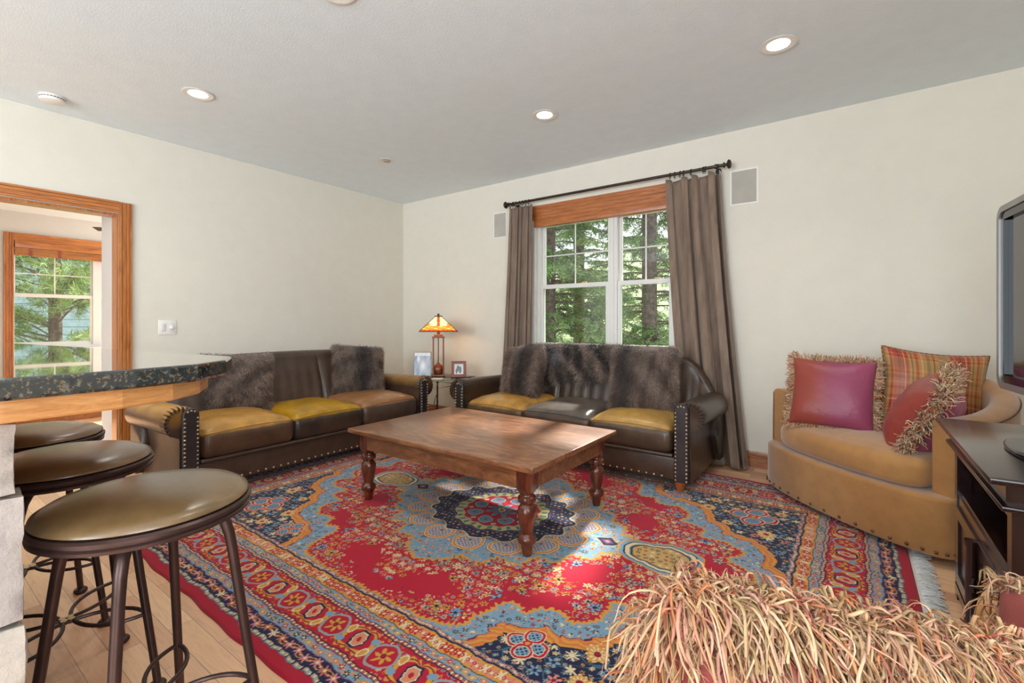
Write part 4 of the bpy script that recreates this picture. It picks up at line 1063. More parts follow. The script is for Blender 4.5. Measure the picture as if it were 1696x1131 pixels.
yc = (YA+YB)/2
for a, b, hs in ((YA+.108, -.012, 1), (-.004, YB-.118, -1)):
    m = MB(); t_ = .045
    m.box(-.004, .016, a, a+t_, .082, .398).box(-.004, .016, b-t_, b, .082, .398).box(-.004, .016, a+t_, b-t_, .082, .127).box(-.004, .016, a+t_, b-t_, .353, .398)
    dd = m.build('door', 'stand', ts, smooth=False)
    MB().box(.004, .012, a+t_, b-t_, .127, .353).build('door_panel', 'stand', dd, smooth=False)
    y = (b-.02 if hs > 0 else a+.02)
    MB().lathe([(.003, -.012), (.003, -.002)][::-1][::-1], (0, y, .24), 8, 'x').tube([(-.014, y, .27), (-.017, y-.004, .245), (-.014, y, .22)], .0035, 6).build('handle', 'iron', dd)
m = MB().lathe([(.016, .082), (.020, .09), (.020, .11), (.015, .12), (.017, .25), (.015, .37), (.020, .38), (.020, .395)], (-.016, -.008, 0), 14)
m.build('half_column', 'stand', ts)
stb = MB()
tv = tag(empty('television', (.585, 2.16, .7425), math.radians(-84.6)), 'flat television with silver and black bezel on an oval glass foot', 'television')
zt = .155; w2, h2 = .60, .37; cz = zt+h2
def rrect(w, h, r, n=6):
    p = []
    for cx_, cy_, a0 in ((w-r, h-r, 0), (-w+r, h-r, PI/2), (-w+r, -h+r, PI), (w-r, -h+r, 1.5*PI)):
        for a in np.linspace(a0, a0+PI/2, n): p.append((cx_+r*math.cos(a), cy_+r*math.sin(a)))
    return p
def framering(m, wo, ho, ro, wi, hi, ri, y0, y1):
    o_, i_ = rrect(wo, ho, ro), rrect(wi, hi, ri); n = len(o_)
    v = [(x, y0, cz+z) for x, z in o_]+[(x, y0, cz+z) for x, z in i_]+[(x, y1, cz+z) for x, z in o_]+[(x, y1, cz+z) for x, z in i_]
    f = []
    for k in range(n):
        j = (k+1) % n; f += [(k, n+k, n+j, j), (2*n+k, 2*n+j, 3*n+j, 3*n+k), (k, j, 2*n+j, 2*n+k), (n+k, 3*n+k, 3*n+j, n+j)]
    m.add(v, f)
m = MB(); framering(m, w2, h2, .05, w2-.024, h2-.024, .03, -.04, .03); m.build('outer_bezel', 'silver', tv, sharp=50)
m = MB(); framering(m, w2-.0245, h2-.0245, .03, w2-.055, h2-.055, .004, -.034, .02); m.build('inner_bezel', 'gloss_black', tv, sharp=50)
MB().box(-w2+.0555, w2-.0555, -.020, -.012, cz-h2+.0555, cz+h2-.0555).build('screen', 'screen', tv, smooth=False)
MB().box(-w2+.03, w2-.03, .021, .06, cz-h2+.03, cz+h2-.03, b=.015).box(-.3, .3, .055, .09, cz-.2, cz+.2, b=.02).build('rear_housing', 'gloss_black', tv)
P = [(.30*math.cos(a), .17*math.sin(a)) for a in np.linspace(0, 2*PI, 48, endpoint=False)]
m = plan_solid(P, .0005, .016, .006, 0); m.build('foot', 'gloss_black', tv)
MB().loft([[(w_*math.cos(a), .02+d_*math.sin(a), z) for a in np.linspace(0, 2*PI, 20, endpoint=False)] for w_, d_, z in ((.13, .075, .016), (.09, .05, .05), (.07, .035, .12), (.08, .03, .20))]).build('neck', 'silver', tv)

# ================================================================ BAR
def offset_poly(m, poly, z0, z1, b):
    P = np.array(poly); c = P.mean(0); L = []
    for off, z in ((b, z0), (0, z0+b), (0, z1-b), (b*.3, z1-b*.3), (b, z1)):
        Q = []
        n = len(P)
        for i in range(n):
            e1 = norm(P[i]-P[i-1]); e2 = norm(P[(i+1) % n]-P[i]); n1 = np.array([-e1[1], e1[0]]); n2 = np.array([-e2[1], e2[0]])
            nn = norm(n1+n2); k = off/max(.3, nn @ n1); Q.append((*(P[i]+nn*k), z))
        L.append(Q)
    m.loft(L); return m
top = [(-1.165, -1.3), (-1.165, .13), (-1.178, .32), (-1.206, .44), (-1.29, .535), (-1.408, .598), (-1.657, .576), (-2.155, .516), (-3.283, .365), (-3.283, -1.3)]
br_ = tag(empty('bar_counter', (-2.2, 0, 1.03)), 'dark speckled polished granite bar top at the left with a chamfered corner', 'countertop')
m = MB(); offset_poly(m, [(x+2.2, y) for x, y in top], .0005, .040, .006); m.build('granite_slab', 'granite', br_, smooth=False)
ap = [(-1.215, -1.25), (-1.215, .14), (-1.228, .31), (-1.262, .41), (-1.33, .49), (-1.425, .545), (-1.66, .528), (-2.155, .468), (-3.22, .325), (-3.22, -1.25)]
bw = tag(empty('breakfast_bar', (-2.2, 0, 0)), 'pale stone veneered knee wall with a honey wood band, carrying the granite bar top', 'bar')
m = MB(); offset_poly(m, [(x+2.2, y) for x, y in ap], .985, 1.0300, .004); m.build('wood_band', 'apronwood', bw, smooth=False)
MB().box(-.98, .915, -.9, .07, .001, .984).build('core', M['wall2'], bw, smooth=False)
m = MB(); rg = np.random.default_rng(12); z = .004; row = 0
def stone(m, c, s, seed):
    v, f = cube_grid(12, 12, 10); H_ = np.array(s)/2; P_ = v*H_; I_ = np.clip(P_, -(H_-.006), H_-.006); D_ = P_-I_; L_ = np.linalg.norm(D_, axis=1)[:, None]; v = np.where(L_ > 1e-9, I_+D_/np.maximum(L_, 1e-9)*.006, P_)
    v = v + (nvar(v+seed%97, 30, seed)[:, None]-.5)*.016*(np.abs(P_)/H_ > .98)*np.sign(v)+rg.normal(size=v.shape)*.0006
    base = np.array(lin((206, 200, 194)))*rg.uniform(.82, 1.08); base = base*np.array([1, rg.uniform(.97, 1.0), rg.uniform(.93, 1.04)])
    m.add(v+np.array(c), f, base)
while z < .975:
    h = min(rg.choice([.12, .16, .20, .24]), .982-z)
    if .982-z-h < .06: h = .982-z
    x = .95+rg.uniform(-.015, .005)
    xx = x
    while xx > -.98:                       # courses on the stool side
        L = min(rg.uniform(.18, .42), xx+.99); d = rg.uniform(.055, .072); 
        stone(m, (xx-L/2, .095, z+h/2), (L-.006, d, h-.006), int(rg.integers(1e6))); xx -= L
    y = .125+rg.uniform(-.0, .012)+.018*(z < .62)+.012*(z < .3); yy = y+.03
    while yy > -.9:                        # courses on the end
        L = min(rg.uniform(.2, .45), yy+.91)
        stone(m, (.915, yy-L/2, z+h/2), (rg.uniform(.055, .075), L-.006, h-.006), int(rg.integers(1e6))); yy -= L
    z += h; row += 1
m.build('stone_veneer', 'stone', bw, col=True, sharp=38)

def stool(x, y, rz, label):
    t = tag(empty('bar_stool', (x, y, 0), rz), label, 'bar stool', 'bar stools at the counter')
    m = MB().lathe([(.001, .7285), (.203, .7285), (.2095, .733), (.208, .740), (.190, .7515), (.150, .762), (.09, .769), (.001, .772)], n=64)
    P = m.v[0]; br2 = (1, 1, 1) if x > -1.5 else (1.06, .92, .86); m.c = [lerp(lin((104, 84, 54)), lin((146, 116, 78)), nvar(P, 12, int(abs(x)*10)))*np.array(br2)]
    m.build('seat_cushion', 'stoolv', t, col=True, sharp=60)
    MB().lathe([(.02, .696), (.205, .696), (.213, .699), (.214, .706), (.2085, .7105), (.2085, .7125), (.216, .716), (.216, .723), (.211, .728), (.02, .728)], n=64).build('seat_rim', 'iron', t)
    m = MB(); c = []
    for k in range(4):
        a = PI/4+k*PI/2; ca, sa = math.cos(a), math.sin(a)
        pr = [(.085, .689), (.115, .688), (.140, .680), (.158, .660), (.168, .630), (.176, .58), (.206, .36), (.248, .07), (.2545, .02)]
        MB().tube([(r*ca, r*sa, z) for r, z in pr], [.012, .013, .0135, .0135, .0128, .012, .0115, .011, .011], 12).lathe([(.0125, .022), (.019, .020), (.024, .014), (.024, .007), (.019, .001)], (.2545*ca, .2545*sa, 0), 16).build('leg', 'iron', t)
    r = .222; s = r/math.sqrt(2)
    for k in range(4):
        R = Matrix.Rotation(k*PI/2, 3, 'Z'); pts = []
        for q in np.linspace(0, PI, 22): pts.append(R @ Vector((s*math.cos(q), s-(s-.012)*math.sin(q)**.9, .24)))
        m.tube([tuple(p) for p in pts], .0058, 8)
    m.build('footrest', 'iron', t)
    m = MB()
    for k in range(4):
        a = k*PI/2+PI/4; m.lathe([(.008, .233), (.009, .247)], (.012*math.cos(a), .012*math.sin(a), 0), 10)
    m.build('footrest_tie', 'nail', t)
    return t
stool(-1.38, .40, math.radians(12), 'nearest of the three round bar stools, its whole olive brown seat in view')
stool(-1.97, .36, 0, 'middle of the three round bar stools under the counter')
stool(-2.51, .355, 0, 'farthest of the three round bar stools, beside the doorway')

# ================================================================ RUG
HX, HY = 1.970, 1.497; CXR, CYR = -1.737, 2.287
def h2(i, j, s):
    v = np.sin(i*127.1+j*311.7+s*74.7)*43758.5453; return v-np.floor(v)
RED, DRED, NAVY, LBL, GLD, CRM, PNK, PUR, ORG, GRY, TEAL, BURG = [np.array(lin(c)) for c in ((178, 6, 42), (140, 14, 40), (26, 27, 60), (118, 154, 176), (206, 148, 58), (220, 200, 160), (214, 130, 120), (104, 74, 120), (206, 112, 56), (168, 160, 140), (72, 120, 140), (110, 20, 46))]
def paint_rug(x, y):
    C = np.empty((len(x), 3)); C[:] = RED
    x = x + .0035*np.sin(y*41)+.002*np.sin(y*97+1); y = y + .0035*np.sin(x*37)+.002*np.sin(x*113)
    ax_, ay_ = np.abs(x), np.abs(y)
    def put(mask, col, a=1.0): C[mask] = C[mask]*(1-a)+np.asarray(col)*a
    def scatter(region, u, v, cell, seed, dens, cols, rmin=.28, rmax=.46, centers=(CRM, GLD, DRED), outline=None, leaf=False):
        idx = np.nonzero(region)[0]
        if len(idx) == 0: return
        U, V = u[idx]/cell, v[idx]/cell; 
        off = (np.floor(V).astype(int) % 2)*.5; U = U+off
        i, j = np.floor(U), np.floor(V)
        h = [h2(i, j, seed+k*13.7) for k in range(7)]
        r = rmin+(rmax-rmin)*h[0]; fx = U-i-.5-(h[1]-.5)*(1-2*r)*.9; fy = V-j-.5-(h[2]-.5)*(1-2*r)*.9
        ok = h[3] < (dens[idx] if hasattr(dens, '__len__') else dens)
        rr = np.hypot(fx, fy); th = np.arctan2(fy, fx)+h[4]*6.28
        if leaf:
            a = h[4]*6.28; p = fx*np.cos(a)+fy*np.sin(a); q = -fx*np.sin(a)+fy*np.cos(a)
            wd = .30*(1-(np.abs(p)/np.maximum(r, .01))**2)*r*1.6
            pet = (np.abs(q) < wd*.5) & (np.abs(p) < r); out = (np.abs(q) < wd*.5+.05) & (np.abs(p) < r+.04); cen = np.zeros_like(pet)
        else:
            n = np.where(h[5] < .35, 5, np.where(h[5] < .7, 6, 8)); e = r*(.66+.34*np.cos(n*th)); pet = rr < e; out = rr < e+.055; cen = rr < r*.30
        K = len(cols); ci = np.minimum((h[6]*K).astype(int), K-1); col = np.array(cols)[ci]
        if outline is not None: k = ok & out; C[idx[k]] = outline
        k = ok & pet; C[idx[k]] = col[k]
        if not leaf:
            cc = np.array(centers)[(ci+1) % len(centers)]; k = ok & cen; C[idx[k]] = cc[k]
            k = ok & pet & ~cen & (rr > r*.42) & (np.abs(np.cos(n*th/2)) < .22); C[idx[k]] *= .6
    dx, dy = HX-ax_, HY-ay_; d = np.minimum(dx, dy); along = np.where(dx < dy, y, x)
    B = [.045, .066, .120, .160, .178, .330, .348, .385, .445, .452, .470]
    def band(a, b): return (d >= a) & (d < b)
    # ---- field
    F = d >= B[10]; fi = np.nonzero(F)[0]; fx, fy = ax_[fi], ay_[fi]
    def poly_sd(P, px, py):
        P = np.array(P); best = np.full(len(px), 9.); arc = np.zeros(len(px)); s0 = 0
        for a, b in zip(P[:-1], P[1:]):
            e = b-a; L = math.hypot(*e); t = np.clip(((px-a[0])*e[0]+(py-a[1])*e[1])/(L*L), 0, 1)
            dd = np.hypot(px-a[0]-t*e[0], py-a[1]-t*e[1]); k = dd < best; best[k] = dd[k]; arc[k] = (s0+t*L)[k]; s0 += L
        Q = np.vstack([P, [[P[-1][0]-1e-9, -.001]], ]) if 0 else np.vstack([P, [[-.01, P[-1][1]]], [[-.01, -.01]], [[P[0][0], -.01]]])
        ins = np.zeros(len(px), bool); n = len(Q)
        for i in range(n):
            a, b = Q[i], Q[(i+1) % n]
            if a[1] == b[1]: continue
            c = ((a[1] > py) != (b[1] > py)) & (px < (b[0]-a[0])*(py-a[1])/(b[1]-a[1])+a[0]); ins ^= c
        return np.where(ins, -best, best), arc
    def curve(P, n=6):
        P = np.array(P); out = []
        for i in range(len(P)-1):
            p0 = P[max(i-1, 0)]; p1 = P[i]; p2 = P[i+1]; p3 = P[min(i+2, len(P)-1)]
            for t in np.linspace(0, 1, n, endpoint=False): out.append(.5*((2*p1)+(-p0+p2)*t+(2*p0-5*p1+4*p2-p3)*t*t+(-p0+3*p1-3*p2+p3)*t**3))
        out.append(P[-1]); return np.array(out)
    RP = curve([(1.42, 0), (1.37, .10), (1.26, .17), (1.31, .27), (1.22, .36), (1.09, .35), (1.07, .47), (.95, .49), (.96, .60), (.88, .70), (.76, .68), (.69, .76), (.60, .74), (.56, .86), (.52, .98), (.38, 1.02), (.2, 1.03), (0, 1.03)], 4)
    sd, arc = poly_sd(RP, fx, fy)
    saw = ((arc/.036) % 1.0); fr = .016*(1-saw)*(.5+.5*np.sin(arc*60)) + .007*np.sin(arc*230)
    def fput(k, col): C[fi[k]] = col
    s1 = sd+fr
    fput(sd+fr > -.012, GLD); fput(s1 > .006, LBL); 
    s2 = sd+.014*np.abs(np.sin(arc*70+sd*60)); fput(s2 > .098, ORG); k = (s2 > .104) & (s2 < .150) & (np.sin(arc*190+sd*220) > .1); fput(k, GLD)
    fput(s2 > .150, NAVY)
    kk = (s2 > .096) & (s2 < .100); fput(kk, BURG)
    reg = np.zeros(len(x), bool)
    navy = reg.copy(); navy[fi[s2 > .158]] = True
    lb = reg.copy(); lb[fi[(s1 > .016) & (s2 < .090)]] = True
    rd = reg.copy(); rd[fi[sd < -.03]] = True
    # navy: vines and dense cream flowers
    vn = np.abs(np.sin(ax_*38+3*np.sin(ay_*21))*np.cos(ay_*34+2.5*np.sin(ax_*17))) < .07; put(navy & vn, TEAL, .6)
    scatter(navy, ax_, ay_, .033, 3, .92, [CRM, GRY, GRY, LBL, GLD], .26, .42, (DRED, GLD, NAVY))
    scatter(navy, ax_+.2, ay_+.1, .066, 5, .55, [CRM, LBL, PNK, GLD], .30, .44, (DRED, CRM, NAVY), NAVY)
    scatter(lb, ax_, ay_, .034, 7, .85, [PNK, RED, CRM, NAVY, ORG], .26, .42, (CRM, GLD, NAVY), TEAL)
    scatter(lb, ax_+.3, ay_, .017, 8, .5, [NAVY, CRM, GLD, PUR], .25, .40)
    # red ground: sprays of blossom with bare patches
    dn = np.clip((np.sin(ax_*9+1.5*np.sin(ay_*7))*np.cos(ay_*10+1.2*np.sin(ax_*8))+.62)*1.2, 0, .95)
    st = (np.abs(np.sin(ax_*17+2.2*np.sin(ay_*13)+ay_*9)) < .045); put(rd & st & (dn > .35), GLD, .75)
    scatter(rd, ax_, ay_, .052, 11, dn, [GRY, CRM, GLD, LBL, CRM], .32, .46, (DRED, NAVY, GLD), DRED)
    scatter(rd, ax_+.11, ay_+.07, .031, 12, dn*.8, [CRM, GLD, PNK, GRY, ORG], .30, .46, (RED, NAVY, RED))
    scatter(rd, ax_+.31, ay_+.17, .030, 13, dn*.6, [GLD, CRM, NAVY, PNK], .34, .48, leaf=True)
    scatter(rd, ax_+.07, ay_+.27, .088, 14, dn*.5, [LBL, CRM, GRY, GLD], .30, .42, (DRED, NAVY, GLD), NAVY)
    # medallion
    MP = curve([(.86, 0), (.83, .09), (.74, .13), (.72, .22), (.62, .25), (.60, .35), (.49, .37), (.46, .48), (.34, .48), (.29, .58), (.18, .57), (.12, .66), (0, .72)], 4)
    md, ma = poly_sd(MP, fx, fy); mf = md+.014*np.abs(np.sin(ma*75))+.008*np.sin(ma*200)
    fput(mf < .012, GLD); fput(mf < -.006, LBL)
    ml = reg.copy(); ml[fi[mf < -.02]] = True
    scatter(ml, ax_+.2, ay_, .05, 24, .6, [GLD, NAVY, PNK], .30, .44, (CRM, RED, GLD), TEAL)
    scatter(ml, ax_, ay_, .024, 21, .75, [CRM, GLD, TEAL, PNK], .26, .42, (NAVY, DRED, CRM))
    # ring of curled botehs
    for k in range(16):
        a = 2*PI*(k+.5)/16; cx_, cy_ = .545*math.cos(a)*1.0, .45*math.sin(a); R = .088
        rx, ry = x-cx_, y-cy_; rr = np.hypot(rx, ry); th = np.arctan2(ry, rx)-a
        q = rr+.012*np.cos(th*1.0)
        put(q < R+.005, NAVY); put(q < R+.002, CRM); put(q < R-.004, ORG); put((q < R-.006) & (np.sin(th*22) > 0), GLD); put(q < R-.019, CRM); put((q < R-.023), LBL)
        m_ = q < R-.027; put(m_ & (np.sin(rx*260+1)*np.sin(ry*260) > .45), RED); put(m_ & (np.sin(rx*260+1)*np.sin(ry*260) < -.55), CRM); q3 = np.hypot(rx+.028*math.cos(a), ry+.028*math.sin(a)); put(q3 < .024, GLD); put(q3 < .018, LBL); put(q3 < .008, DRED)
    e2 = np.hypot(x/.50, y/.41); lob = e2*(1+.05*np.cos(16*np.arctan2(y/.41, x/.50)))
    put(lob < .92, CRM); put(lob < .90, NAVY); nv = lob < .87
    scatter(nv, ax_, ay_, .030, 23, .92, [CRM, PNK, LBL, PUR, GRY], .27, .42, (DRED, GLD, CRM))
    r = np.hypot(x, y*1.02); th = np.arctan2(y, x); sc_ = r*(1+.03*np.cos(16*th))
    put(sc_ < .305, PUR); put(sc_ < .295, NAVY); put(sc_ < .287, np.array(lin((206, 198, 120)))); put((sc_ < .28) & (sc_ > .245) & (np.sin(th*30) > .3), TEAL)
    put(sc_ < .238, PNK); put(sc_ < .230, RED)
    for k in range(8):
        a = 2*PI*k/8; q = np.hypot(x-.162*math.cos(a), y-.162*math.sin(a)); put(q < .046, CRM); put(q < .042, LBL); put((q < .036) & (np.sin(q*420) > .2), TEAL); put(q < .010, RED)
        a += PI/8; q = np.hypot(x-.20*math.cos(a), y-.20*math.sin(a)); put(q < .014, CRM); put(q < .007, GLD)
    put(r < .105*(.70+.30*np.cos(8*th)), LBL); put(r < .085*(.66+.34*np.cos(8*th)), TEAL); put(r < .04*(.75+.25*np.cos(8*th)), NAVY); put(r < .028, CRM); put(r < .018, GLD); put(r < .008, DRED)
    # diamond between medallion and pendant, pendants
    for sx in (-1, 1):
        X_ = x*sx-.70; q = np.abs(X_)/.065+np.abs(y)/.05; put(q < 1.15, GLD); put(q < 1, NAVY); put(q < .55, PUR); put(q < .25, PNK)
        X_ = x*sx-.985; te = np.arctan2(y, X_); e = np.hypot(X_/.20, y/.14)*(1+.08*np.cos(3*te)+.03*np.cos(6*te)); 
        put(e < 1.08, GLD); put(e < 1.03, LBL); put(e < .93, NAVY); put(e < .89, CRM); put(e < .78, TEAL); put(e < .74, NAVY); put(e < .70, GLD)
        k = e < .66; put(k, np.array(lin((196, 160, 96)))); scatter(k, x, ay_, .034, 31, 1.0, [LBL, RED, CRM, NAVY], .3, .45)
    # quatrefoils in the corners
    for (cx_, cy_, s) in ((1.27, .80, .07), (.80, .90, .045)):
        for (u, v) in ((1, 0), (-1, 0), (0, 1), (0, -1)):
            q = np.hypot(ax_-cx_-u*s*1.0, ay_-cy_-v*s*1.0); put(q < s*.92, CRM); put(q < s*.84, RED); put(q < s*.62, CRM); put(q < s*.56, LBL); k = q < s*.5; put(k & (np.sin(ax_*300)*np.sin(ay_*300) > .2), NAVY)
        q = np.hypot(ax_-cx_, ay_-cy_); put(q < s*.35, RED); put(q < s*.2, GLD)
    for (cx_, cy_, s) in ((1.02, .80, .045), (1.36, .58, .05), (1.40, .93, .035), (1.16, .62, .032), (1.03, .95, .038)):
        q = np.hypot(ax_-cx_, ay_-cy_); t_ = np.arctan2(ay_-cy_, ax_-cx_); put(q < s*(.9+.1*np.cos(10*t_)), CRM); put(q < s*.85, GLD); put((q < s*.7) & (np.sin(t_*10) > .2), CRM); put(q < s*.3, DRED)
    # ---- borders, painted over the field's edge
    def guard(a, b, col): put(band(a, b), col)
    guard(0, B[0], np.array(lin((172, 14, 44)))); guard(B[0], B[1], GRY*1.0); guard(B[1], B[2], NAVY); guard(B[2], B[3], LBL); guard(B[4], B[5], RED); guard(B[6], B[7], LBL); guard(B[7], B[8], GLD); guard(B[8], B[9], NAVY); guard(B[9], B[10], np.array(lin((150, 110, 130))))
    u = along; v = d
    k = band(B[0], B[1]); put(k & (v < B[0]+.004), TEAL); put(k & (v > B[1]-.003), NAVY); put(k & (np.sin(u*260) > .3) & (v > B[0]+.006) & (v < B[1]-.005), CRM); put(k & (np.sin(u*130) > .9), NAVY)
    for (a, b, cell, cols, seed, ol) in ((B[1], B[2], .054, [PNK, CRM, ORG, PNK], 41, PUR), (B[2], B[3], .040, [GLD, RED, NAVY, ORG], 42, GRY), (B[6], B[7], .037, [NAVY, ORG, GLD, RED], 43, GRY), (B[7], B[8], .030, [CRM, RED, PNK, RED], 44, ORG), (B[9], B[10], .018, [CRM, NAVY], 45, None)):
        k = band(a+.003, b-.003); uu = np.abs(u); vv = (v-a)
        put(k & (np.abs((v-(a+b)/2)-(b-a)*.28*np.sin(uu*2*PI/(cell*2))) < .0022), GLD if seed != 44 else DRED)
        cc = np.round(uu/cell); fx_, fy_ = uu-cc*cell, v-((a+b)/2+(b-a)*.06*np.where(cc % 2 > 0, 1, -1)); rr = np.hypot(fx_, fy_); t_ = np.arctan2(fy_, fx_)
        R = (b-a)*.40; n = 6; e = R*(.68+.32*np.cos(n*t_)); hh = h2(cc, 0*cc, seed); ci = np.minimum((hh*len(cols)).astype(int), len(cols)-1)
        if ol is not None: put(k & (rr < e+.003), ol)
        kk = k & (rr < e); C[kk] = np.array(cols)[ci[kk]]; put(k & (rr < R*.28), CRM)
        fx2 = uu-(np.floor(uu/cell)+.5)*cell; put(k & (np.hypot(fx2*1.0, (v-(a+b)/2)*1.2) < R*.34), cols[(seed+1) % len(cols)])
        put(k & (np.hypot(fx2*1.0, (v-(a+b)/2)*1.2) < R*.15), CRM)
    for a, b in ((B[3], B[4]), (B[5], B[6])):
        k = band(a, b); put(k, BURG); put(k & (np.sin(u*2*PI/.021) > .1) & (v > a+.004) & (v < b-.004), CRM); put(k & (np.sin(u*2*PI/.021+PI) > .75) & (v > a+.004) & (v < b-.004), ORG)
    for e_ in (B[1], B[2], B[3], B[4], B[5], B[6], B[7], B[8]): put(np.abs(d-e_) < .0018, PUR if e_ in (B[2], B[3], B[6]) else NAVY)
    # main border: palmettes between gold crescents, blue loops between them
    k = band(B[4]+.002, B[5]-.002); uu = np.abs(u); per = .285; mid = (B[4]+B[5])/2; vv = v-mid
    scatter(k, uu, v, .024, 51, .8, [GLD, CRM, LBL, ORG, PNK], .28, .44, (NAVY, RED, CRM)); 
    c0 = np.round(uu/per); fu = uu-c0*per
    rr = np.hypot(fu, vv*1.0); put(k & (rr < .088), RED); 
    th = np.arctan2(vv, fu)
    cres = np.hypot(np.abs(fu)-.030, vv); put(k & (cres < .064+.005*np.cos(th*14)) & (np.hypot(np.abs(fu)-.016, vv) > .047), GLD); put(k & (np.abs(cres-.055) < .003) & (np.hypot(np.abs(fu)-.016, vv) > .05), DRED)
    e = np.hypot(fu/.030, vv/.042)*(1+.06*np.cos(8*th)); put(k & (e < 1.15), NAVY); put(k & (e < .9), CRM); put(k & (e < .78), PNK); put(k & (e < .7) & (np.sin(fu*500)*np.sin(vv*420) > .1), GLD); put(k & (e < .3), RED)
    c1 = np.floor(uu/per)+.5; fu = uu-c1*per; rr = np.hypot(fu, vv); th = np.arctan2(vv, fu)
    put(k & (rr < .062), GRY*.9); put(k & (rr < .052), RED); put(k & (rr < .062) & (rr > .052) & (np.sin(th*26) > .2), LBL); put(k & (rr < .040*(.66+.34*np.cos(6*th))), GLD); put(k & (rr < .012), DRED)
    for s in (-1, 1):
        q = np.hypot((fu-s*.075)/.6, vv-s*.03); put(k & (q < .026), CRM); put(k & (q < .018), GLD); q = np.hypot((fu-s*.075), (vv+s*.03)/.8); put(k & (q < .018), LBL)
    return C
step = .003; nx, ny = int(2*HX/step), int(2*HY/step)
gx, gy = np.linspace(-HX, HX, nx+1), np.linspace(-HY, HY, ny+1); XX, YY = np.meshgrid(gx, gy, indexing='ij'); xr, yr = XX.ravel(), YY.ravel()
wob = .004*np.sin(XX*9)+.003*np.sin(XX*23+1); YW = YY + wob*(np.abs(YY)/HY)**6
dd = np.minimum(HX-np.abs(XX), HY-np.abs(YY)); ZZ = .0115*np.clip(dd/.006, 0, 1)**.4+.0005
V = np.stack([XX, YW, ZZ], -1).reshape(-1, 3)
ii = np.arange(nx)[:, None]*(ny+1)+np.arange(ny)[None]; Fq = np.stack([ii, ii+ny+1, ii+ny+2, ii+1], -1).reshape(-1, 4)
rug = tag(empty('persian_rug', (CXR, CYR, 0)), 'large red, navy and blue patterned oriental wool rug with white fringe on the wood floor', 'rug')
MB().add(V, Fq, paint_rug(xr, yr)).build('pile', 'rug', rug, col=True, sharp=0)
rg = np.random.default_rng(77)
for s in (-1, 1):
    n = 2600; Q = np.stack([np.full(n, s*(HX+.010)), rg.uniform(-HY+.004, HY-.004, n), np.full(n, .005)], 1)
    D = np.stack([np.full(n, float(s)), rg.normal(size=n)*.22, rg.normal(size=n)*.03+.02], 1)
    cc = np.array(lin((236, 236, 234)))*rg.uniform(.85, 1.05, (n, 1)); v, q, c = strands(Q, D, rg.uniform(.045, .078, n), .06, .0035, 5, 4, .06, .2, cc, rg)
    v[:, 2] = np.maximum(v[:, 2], .0015)
    MB().add(v, q, c).build('fringe', 'yarn', rug, col=True, sharp=0)
    m = MB().box(min(s*HX, s*(HX+.013)), max(s*HX, s*(HX+.013)), -HY+.002, HY-.002, .0005, .007); m.c = [np.tile(lin((226, 222, 214)), (8, 1))]; m.build('woven_end', 'yarn', rug, smooth=False, col=True)

# ================================================================ OUTDOORS
def m_hill():
    k = N('wooded_hillside'); v = k.coord(); f = k.noise(v, 1.3, 8, .75, .4)
    k.l(k.ramp(f, [(.34, (56, 74, 50)), (.48, (104, 126, 78)), (.56, (166, 176, 110)), (.64, (196, 200, 176)), (.72, (120, 136, 92))]), k.b.inputs['Base Color']); k.set(Roughness=.95); return k.m
M['hill'] = m_hill(); M['lawn'] = plain('lawn_grass', (112, 134, 74), .95, vary=.3, vs=3)
M['bark'] = plain('spruce_bark', (92, 80, 78), .9, bump=(30, .8, .02), vary=.3, vs=14)
S(MB().box(-60, 40, 4.36, 60, -.55, -.35).box(-60, -9.21, -30, 4.36, -.55, -.35).build('ground', 'lawn', smooth=False))
t = np.linspace(0, 1, 60); G = np.zeros((60, 14, 3)); rg = np.random.default_rng(3)
for i in range(60):
    a = math.radians(60+165*t[i]); 
    for j in range(14):
        r = 24+j*2.2; G[i, j] = (-3+r*math.cos(a), r*math.sin(a), -.4+j*.62*(1+.25*math.sin(i*.5))+.3*rg.random())
S(MB().grid(G).build('hillside', 'hill', solid=.2))
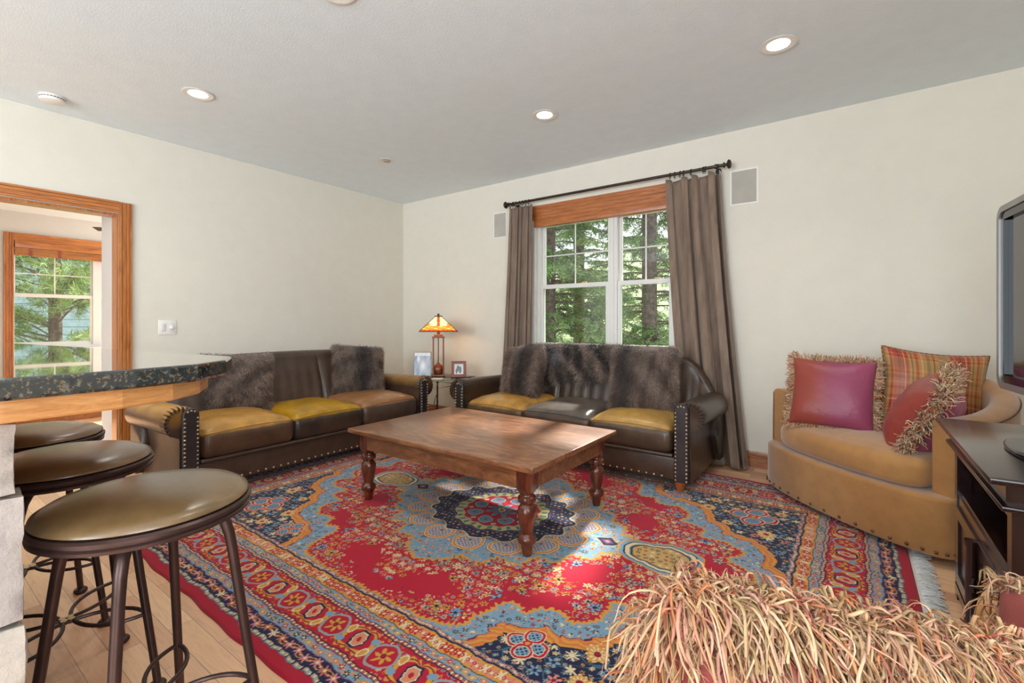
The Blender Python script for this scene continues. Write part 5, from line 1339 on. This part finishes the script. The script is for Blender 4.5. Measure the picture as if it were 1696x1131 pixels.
def conifer(x, y, h, rad, seed, label, cat='tree', style='spruce', zmax=6.5, nb=110, col=((60, 84, 58), (120, 150, 92)), z0=-.35, name='spruce_tree', dens=1.0, group='conifers outside the window'):
    rg = np.random.default_rng(seed); t = tag(empty(name, (x, y, z0)), label, cat, group)
    MB().lathe([(.15*h/9, 0), (.12*h/9, .4), (.11*h/9, h*.4), (.02, h)], n=14).build('trunk', 'bark', t)
    Q, D, L, Cc = [], [], [], []; tw = MB()
    for b in range(nb):
        z = rg.uniform(.5, min(zmax, h*.95)); a = rg.uniform(0, 2*PI); bl = rad*(1-z/h)**.75*rg.uniform(.75, 1.1)
        K = 9; s = np.linspace(0, 1, K); up = .12 if style == 'spruce' else .3
        px = np.cos(a)*bl*s; py = np.sin(a)*bl*s; pz = z+bl*(up*s-.42*s**2+.12*s**3) if style == 'spruce' else z+bl*(.35*s-.1*s**2)
        P = np.stack([px, py, pz], 1); tw.tube(P, np.linspace(.018, .005, K), 5)
        nt_ = int(30*bl*dens)
        for k in range(nt_):
            q = rg.uniform(.15, 1); c = np.array([np.interp(q, s, P[:, i]) for i in range(3)])
            side = rg.choice([-1, 1]); tdir = np.array([np.cos(a)*.6-np.sin(a)*side, np.sin(a)*.6+np.cos(a)*side, -.25 if style == 'spruce' else .3])
            tdir = norm(tdir+rg.normal(size=3)*.15); tl_ = (.34*(1-q*.55) if style == 'spruce' else .22)*rg.uniform(.6, 1.2)
            nn_ = 15 if style == 'spruce' else 16; w = rg.random(nn_) if style == 'spruce' else rg.uniform(.7, 1, nn_)
            base = c+tdir*tl_*w[:, None]; base[:, 2] -= (.10*w**2 if style == 'spruce' else 0)
            Q.append(base); D.append(tdir*.7+rg.normal(size=(nn_, 3))*(.55 if style == 'spruce' else 1.0)); L.append(np.full(nn_, .055 if style == 'spruce' else .11)*rg.uniform(.7, 1.3, nn_))
            mixf = np.clip(rg.normal(.45, .22)+.25*q, 0, 1); Cc.append(np.tile(np.array(lin(col[0]))*(1-mixf)+np.array(lin(col[1]))*mixf, (nn_, 1))*rg.uniform(.9, 1.35, (nn_, 1)))
    tw.build('branches', 'bark', t)['kind'] = 'stuff'
    Q, D, L, Cc = map(np.concatenate, (Q, D, L, Cc))
    v, f, c = strands(Q, D, L, .05, .013 if style == 'spruce' else .008, 1, 2, 0, .5, Cc, rg)
    MB().add(v, f, c).build('needles', 'tuft', t, col=True, sharp=0)['kind'] = 'stuff'
    return t
conifer(-4.25, 6.95, 9, 2.0, 1, 'spruce tree just outside the left sash of the window', zmax=4.2, nb=95)
conifer(-3.15, 8.85, 11, 2.3, 2, 'spruce tree with its bare trunk showing through the right sash of the window', zmax=5.2, nb=80, col=((70, 92, 66), (136, 160, 104)))
conifer(-5.6, 10.6, 11, 2.6, 3, 'spruce tree farther back behind the left sash of the window', zmax=6, nb=90, col=((84, 110, 80), (160, 180, 110)))
conifer(-1.9, 10.5, 11, 2.4, 4, 'spruce tree farther back at the right side of the window', zmax=6, nb=80, col=((80, 104, 78), (150, 172, 112)))
conifer(-11.2, 1.9, 7, 2.4, 5, 'pine tree with tufted needles outside the window of the room beyond', style='pine', zmax=4.6, nb=70, name='pine_tree', col=((70, 96, 60), (150, 176, 110)), dens=.8)
hs = tag(empty('neighbour_house', (-19, 4.5, -.35)), 'pale blue grey clapboard house far behind the pine tree', 'house')
m = MB()
for k in range(16): m.box(-2, 2+.03*(1), -4, 2.5, k*.2, k*.2+.19)
m.build('siding', plain('blue_grey_siding', (176, 190, 214), .8), hs, smooth=False)
m = MB().prism([(-2.3, 3.2), (2.4, 3.2), (0, 4.6)], -4.3, 2.8); m.v = [q[:, [0, 2, 1]] for q in m.v]
m.build('roof', plain('grey_shingles', (110, 108, 112), .9), hs, smooth=False)
